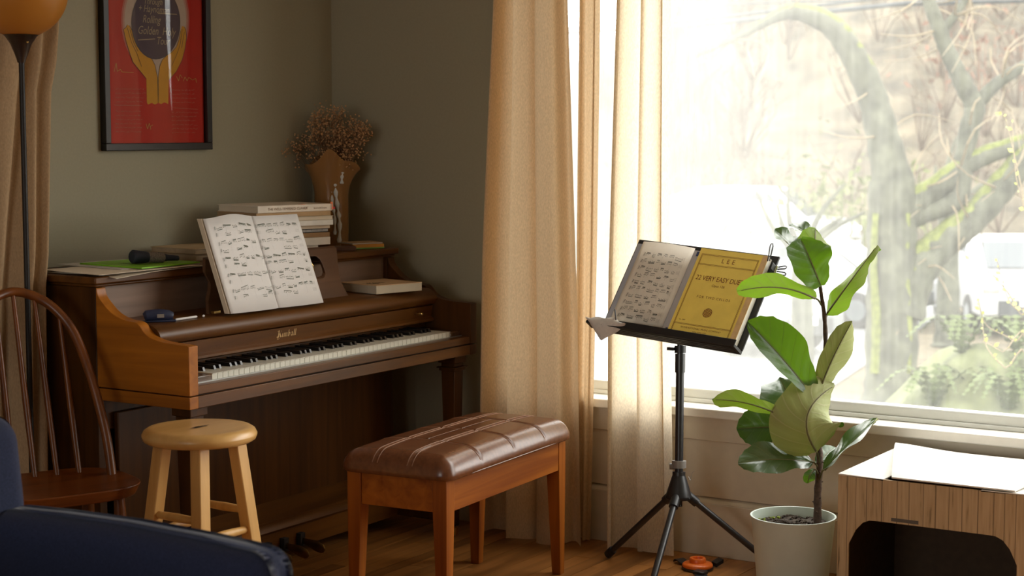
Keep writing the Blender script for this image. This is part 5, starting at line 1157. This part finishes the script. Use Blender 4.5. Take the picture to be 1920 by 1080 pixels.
small_tree('pale street tree in front of the middle parked car', 1503, 241+3.48/24.3*FPX, 24.3, 44, 470, 7)
# cars
def car(name, label, dist, lat, rz, paint, L=4.4, Wd=1.78, H=1.45, suv=False):
    b0 = gp(dist, lat, GZ+.02); t = thing(name, label, 'car', b0, rz)
    pr = [(-.5, .22), (-.5, .50), (-.47, .62), (-.40, .66), (-.30, .68), (-.16, .98), (-.05, 1.0), (.20, 1.0), (.34, .90 if suv else .80), (.44, .66), (.49, .60), (.5, .45), (.5, .22)]
    bm = nb(); A, B = [], []
    for x, z in pr:
        s = 1-.14*max(0, (z-.6)/.4); A.append(bm.verts.new((x*L, -Wd/2*s, z*H))); B.append(bm.verts.new((x*L, Wd/2*s, z*H)))
    for i in range(len(pr)): bm.faces.new((A[i], A[(i+1) % len(pr)], B[(i+1) % len(pr)], B[i]))
    bm.faces.new(A[::-1]); bm.faces.new(B); part('body', bm, paint, t, local=True, bev=.06, seg=3)
    for s in (-1, 1):
        for xs in ((-.21, -.135, -.045, -.045), (-.02, -.02, .14, .14), (.165, .165, .29, .33)):
            bm = nb(); y0 = s*(Wd/2*.93+.006); y1 = s*(Wd/2*.865+.006); P = [(xs[0]*L, y0, .69*H), (xs[1]*L, y1, .95*H), (xs[2]*L, y1, .95*H), (xs[3]*L, y0, .69*H)]; hexa(bm, P+[(a, b+.012*s, c) for a, b, c in P]); part('side_window', bm, M_cglass, t, local=True)
        for x in (-.31, .31):
            bm = nb(); lathe(bm, [(.16, -.10), (.31, -.10), (.33, -.07), (.33, .07), (.31, .10), (.16, .10)], (x*L, s*(Wd/2-.08), .33), 22, Matrix.Rotation(math.pi/2, 4, 'X')); wh = part('wheel', bm, M_tyre, t, local=True)
            bm = nb(); lathe(bm, [(.05, -.105), (.19, -.105), (.19, .105), (.05, .105)], (x*L, s*(Wd/2-.08), .33), 16, Matrix.Rotation(math.pi/2, 4, 'X')); part('rim', bm, M_silver, wh, local=True)
    bm = nb(); P = [(-.295*L, -.62, .70*H), (-.168*L, -.60, .965*H), (-.168*L, .60, .965*H), (-.295*L, .62, .70*H)]; hexa(bm, [(a-.02, b, c+.012) for a, b, c in P]+[(a-.035, b, c+.02) for a, b, c in P]); part('windscreen', bm, M_cglass, t, local=True)
    bm = nb(); P = [(.352*L, -.58, .88*H), (.44*L, -.62, .70*H), (.44*L, .62, .70*H), (.352*L, .58, .88*H)]; hexa(bm, [(a+.0, b, c+.02) for a, b, c in P]+[(a+.03, b, c+.04) for a, b, c in P]); part('rear_window', bm, M_cglass, t, local=True)
    bm = nb(); box(bm, -.507*L, -.495*L, -.6, .6, .24*H, .40*H); part('grille', bm, M_card_, t, local=True)
    bm = nb(); box(bm, -.512*L, -.506*L, -.26, .26, .34*H, .43*H); part('number_plate', bm, M_paper, t, local=True)
    for s in (-1, 1): bm = nb(); box(bm, -.503*L, -.47*L, s*.72-.14, s*.72+.14, .48*H, .57*H); part('headlamp', bm, M_chrome, t, local=True, bev=.02)
    return t
VH = YAW
car('parked_car', 'white car facing the window at the right beyond the street tree', 31, 8.8, VH-.05, M_carw, 4.5, 1.85, 1.55, True)
car('parked_car', 'white parked car half hidden behind the large mossy trunk', 31.5, 5.3, VH+1.0, M_carw, 4.4, 1.8, 1.45)
car('parked_car', 'silver parked car behind the music stand beyond the pane', 28.0, 3.3, VH+.55, M_silver, 4.2, 1.75, 1.45)
car('parked_van', 'white van parked far across the street at the left', 41, 5.6, VH+1.2, M_carw, 5.0, 1.95, 2.1, True)
# overhead wires
for k, (y0, y1, r_, lb) in enumerate(((55, -12, .035, 'topmost dark overhead cable crossing the sky'), (62, 4, .05, 'thickest overhead cable passing behind the mossy limb'), (40, 8, .02, 'thin overhead cable high on the left of the window'), (16, -6, .02, 'thin overhead cable along the top of the window'))):
    bm = nb(); tube(bm, [at(700, y0+22, 34), at(1300, y0-(y0-y1)*.25, 34), at(1700, y1+2, 34), at(2300, y1-14, 34)], r_, 6); solo('overhead_wire', bm, M_card_, lb, 'cable', 'overhead wires')
# mossy bank with ferns, budding shrub near the pane
bm = nb(); c0 = gp(15.0, 4.15, GZ)
def bankz(x, y): r2 = ((x-c0.x)**2+(y-c0.y)**2)/1.5**2; return GZ+1.62*max(0, 1-r2)+.10*math.sin(7*x)*math.sin(6*y)*max(0, 1-r2)
def bank(u, v): a = 2*math.pi*u; q = c0+Vector((1.5*v*math.cos(a), 1.5*v*math.sin(a), 0)); q.z = bankz(q.x, q.y); return q
grid(bm, bank, 36, 12); struct('terrain', bm, plain('mossy_bank', (.09, .10, .045), .95, vary=.5, scale=4, bump=.6))
rnd = random.Random(17)
FO = sorted(range(7), key=lambda q: (3.55, 4.1, 4.6, 3.85, 3.25, 4.35, 4.9)[q]/(14.5, 14.2, 14.6, 14.8, 14.4, 14.9, 15.0)[q]); FN = ['leftmost fern', 'second fern from the left', 'third fern from the left', 'fourth and middle fern', 'third fern from the right', 'second fern from the right', 'rightmost fern']
for k in range(7):
    la, di = (3.55, 4.1, 4.6, 3.85, 3.25, 4.35, 4.9)[k], (14.5, 14.2, 14.6, 14.8, 14.4, 14.9, 15.0)[k]; b0 = gp(di, la, 0); b0.z = bankz(b0.x, b0.y)-.02; bm = nb()
    for j in range(13):
        a = j*2.4+rnd.uniform(-.4, .4); L_ = rnd.uniform(.25, .6); P = [b0, b0+Vector((math.cos(a)*L_*.5, math.sin(a)*L_*.5, .32)), b0+Vector((math.cos(a)*L_, math.sin(a)*L_, .16))]; SPt = smooth_path(P, 6)
        for i in range(len(SPt)-1):
            tg = (SPt[i+1]-SPt[i]).normalized(); s_ = tg.cross(Vector((0, 0, 1))).normalized()*.075*(1-.8*i/len(SPt)); bm.faces.new([bm.verts.new(q) for q in (SPt[i], SPt[i]+s_+tg*.03, SPt[i+1], SPt[i]-s_+tg*.03)])
    solo('sword_fern', bm, plain('fern_green', (.055, .075, .02), .8, vary=.3), FN[FO.index(k)]+' on the mossy bank outside the window', 'fern', 'ferns on the mossy bank', smooth=False, norm=False)
SD = 9.0
T = thing('budding_shrub', 'thin bare shrub with opening buds just outside the window at the right', 'shrub', gp(9.0, 2.7, GZ))
bmt, bml = nb(), nb(); b0 = gp(9.0, 2.75, GZ)
for tw in ([(1935, 700), (1900, 640), (1850, 610), (1835, 565)], [(1940, 680), (1905, 575), (1865, 520), (1818, 488)], [(1945, 660), (1925, 420), (1905, 330), (1898, 230)], [(1930, 720), (1885, 690), (1850, 650), (1842, 600)], [(1940, 640), (1915, 590), (1890, 560), (1870, 490)], [(1950, 500), (1930, 420), (1890, 240), (1875, 215)], [(1930, 690), (1880, 660), (1845, 640)]):
    P = smooth_path([b0]+[at(x, y_, SD+rnd.uniform(-.1, .1)) for x, y_ in tw], 5); tube(bmt, P, [.006*(1-.75*i/len(P)) for i in range(len(P))], 5)
    for i in range(7, len(P)):
        if rnd.random() < .75:
            q = P[i]; d_ = Vector((rnd.gauss(0, 1), rnd.gauss(0, 1), rnd.uniform(.2, 1))).normalized(); s_ = d_.cross(VDv).normalized(); L_ = rnd.uniform(.015, .04)
            bml.faces.new([bml.verts.new(x) for x in (q, q+d_*L_*.5+s_*L_*.3, q+d_*L_, q+d_*L_*.5-s_*L_*.3)])
part('branches', bmt, M_twl, T, smooth=False); part('buds', bml, plain('bud_leaf', (.34, .36, .07), .7, vary=.3), T, kind='stuff', smooth=False, norm=False)
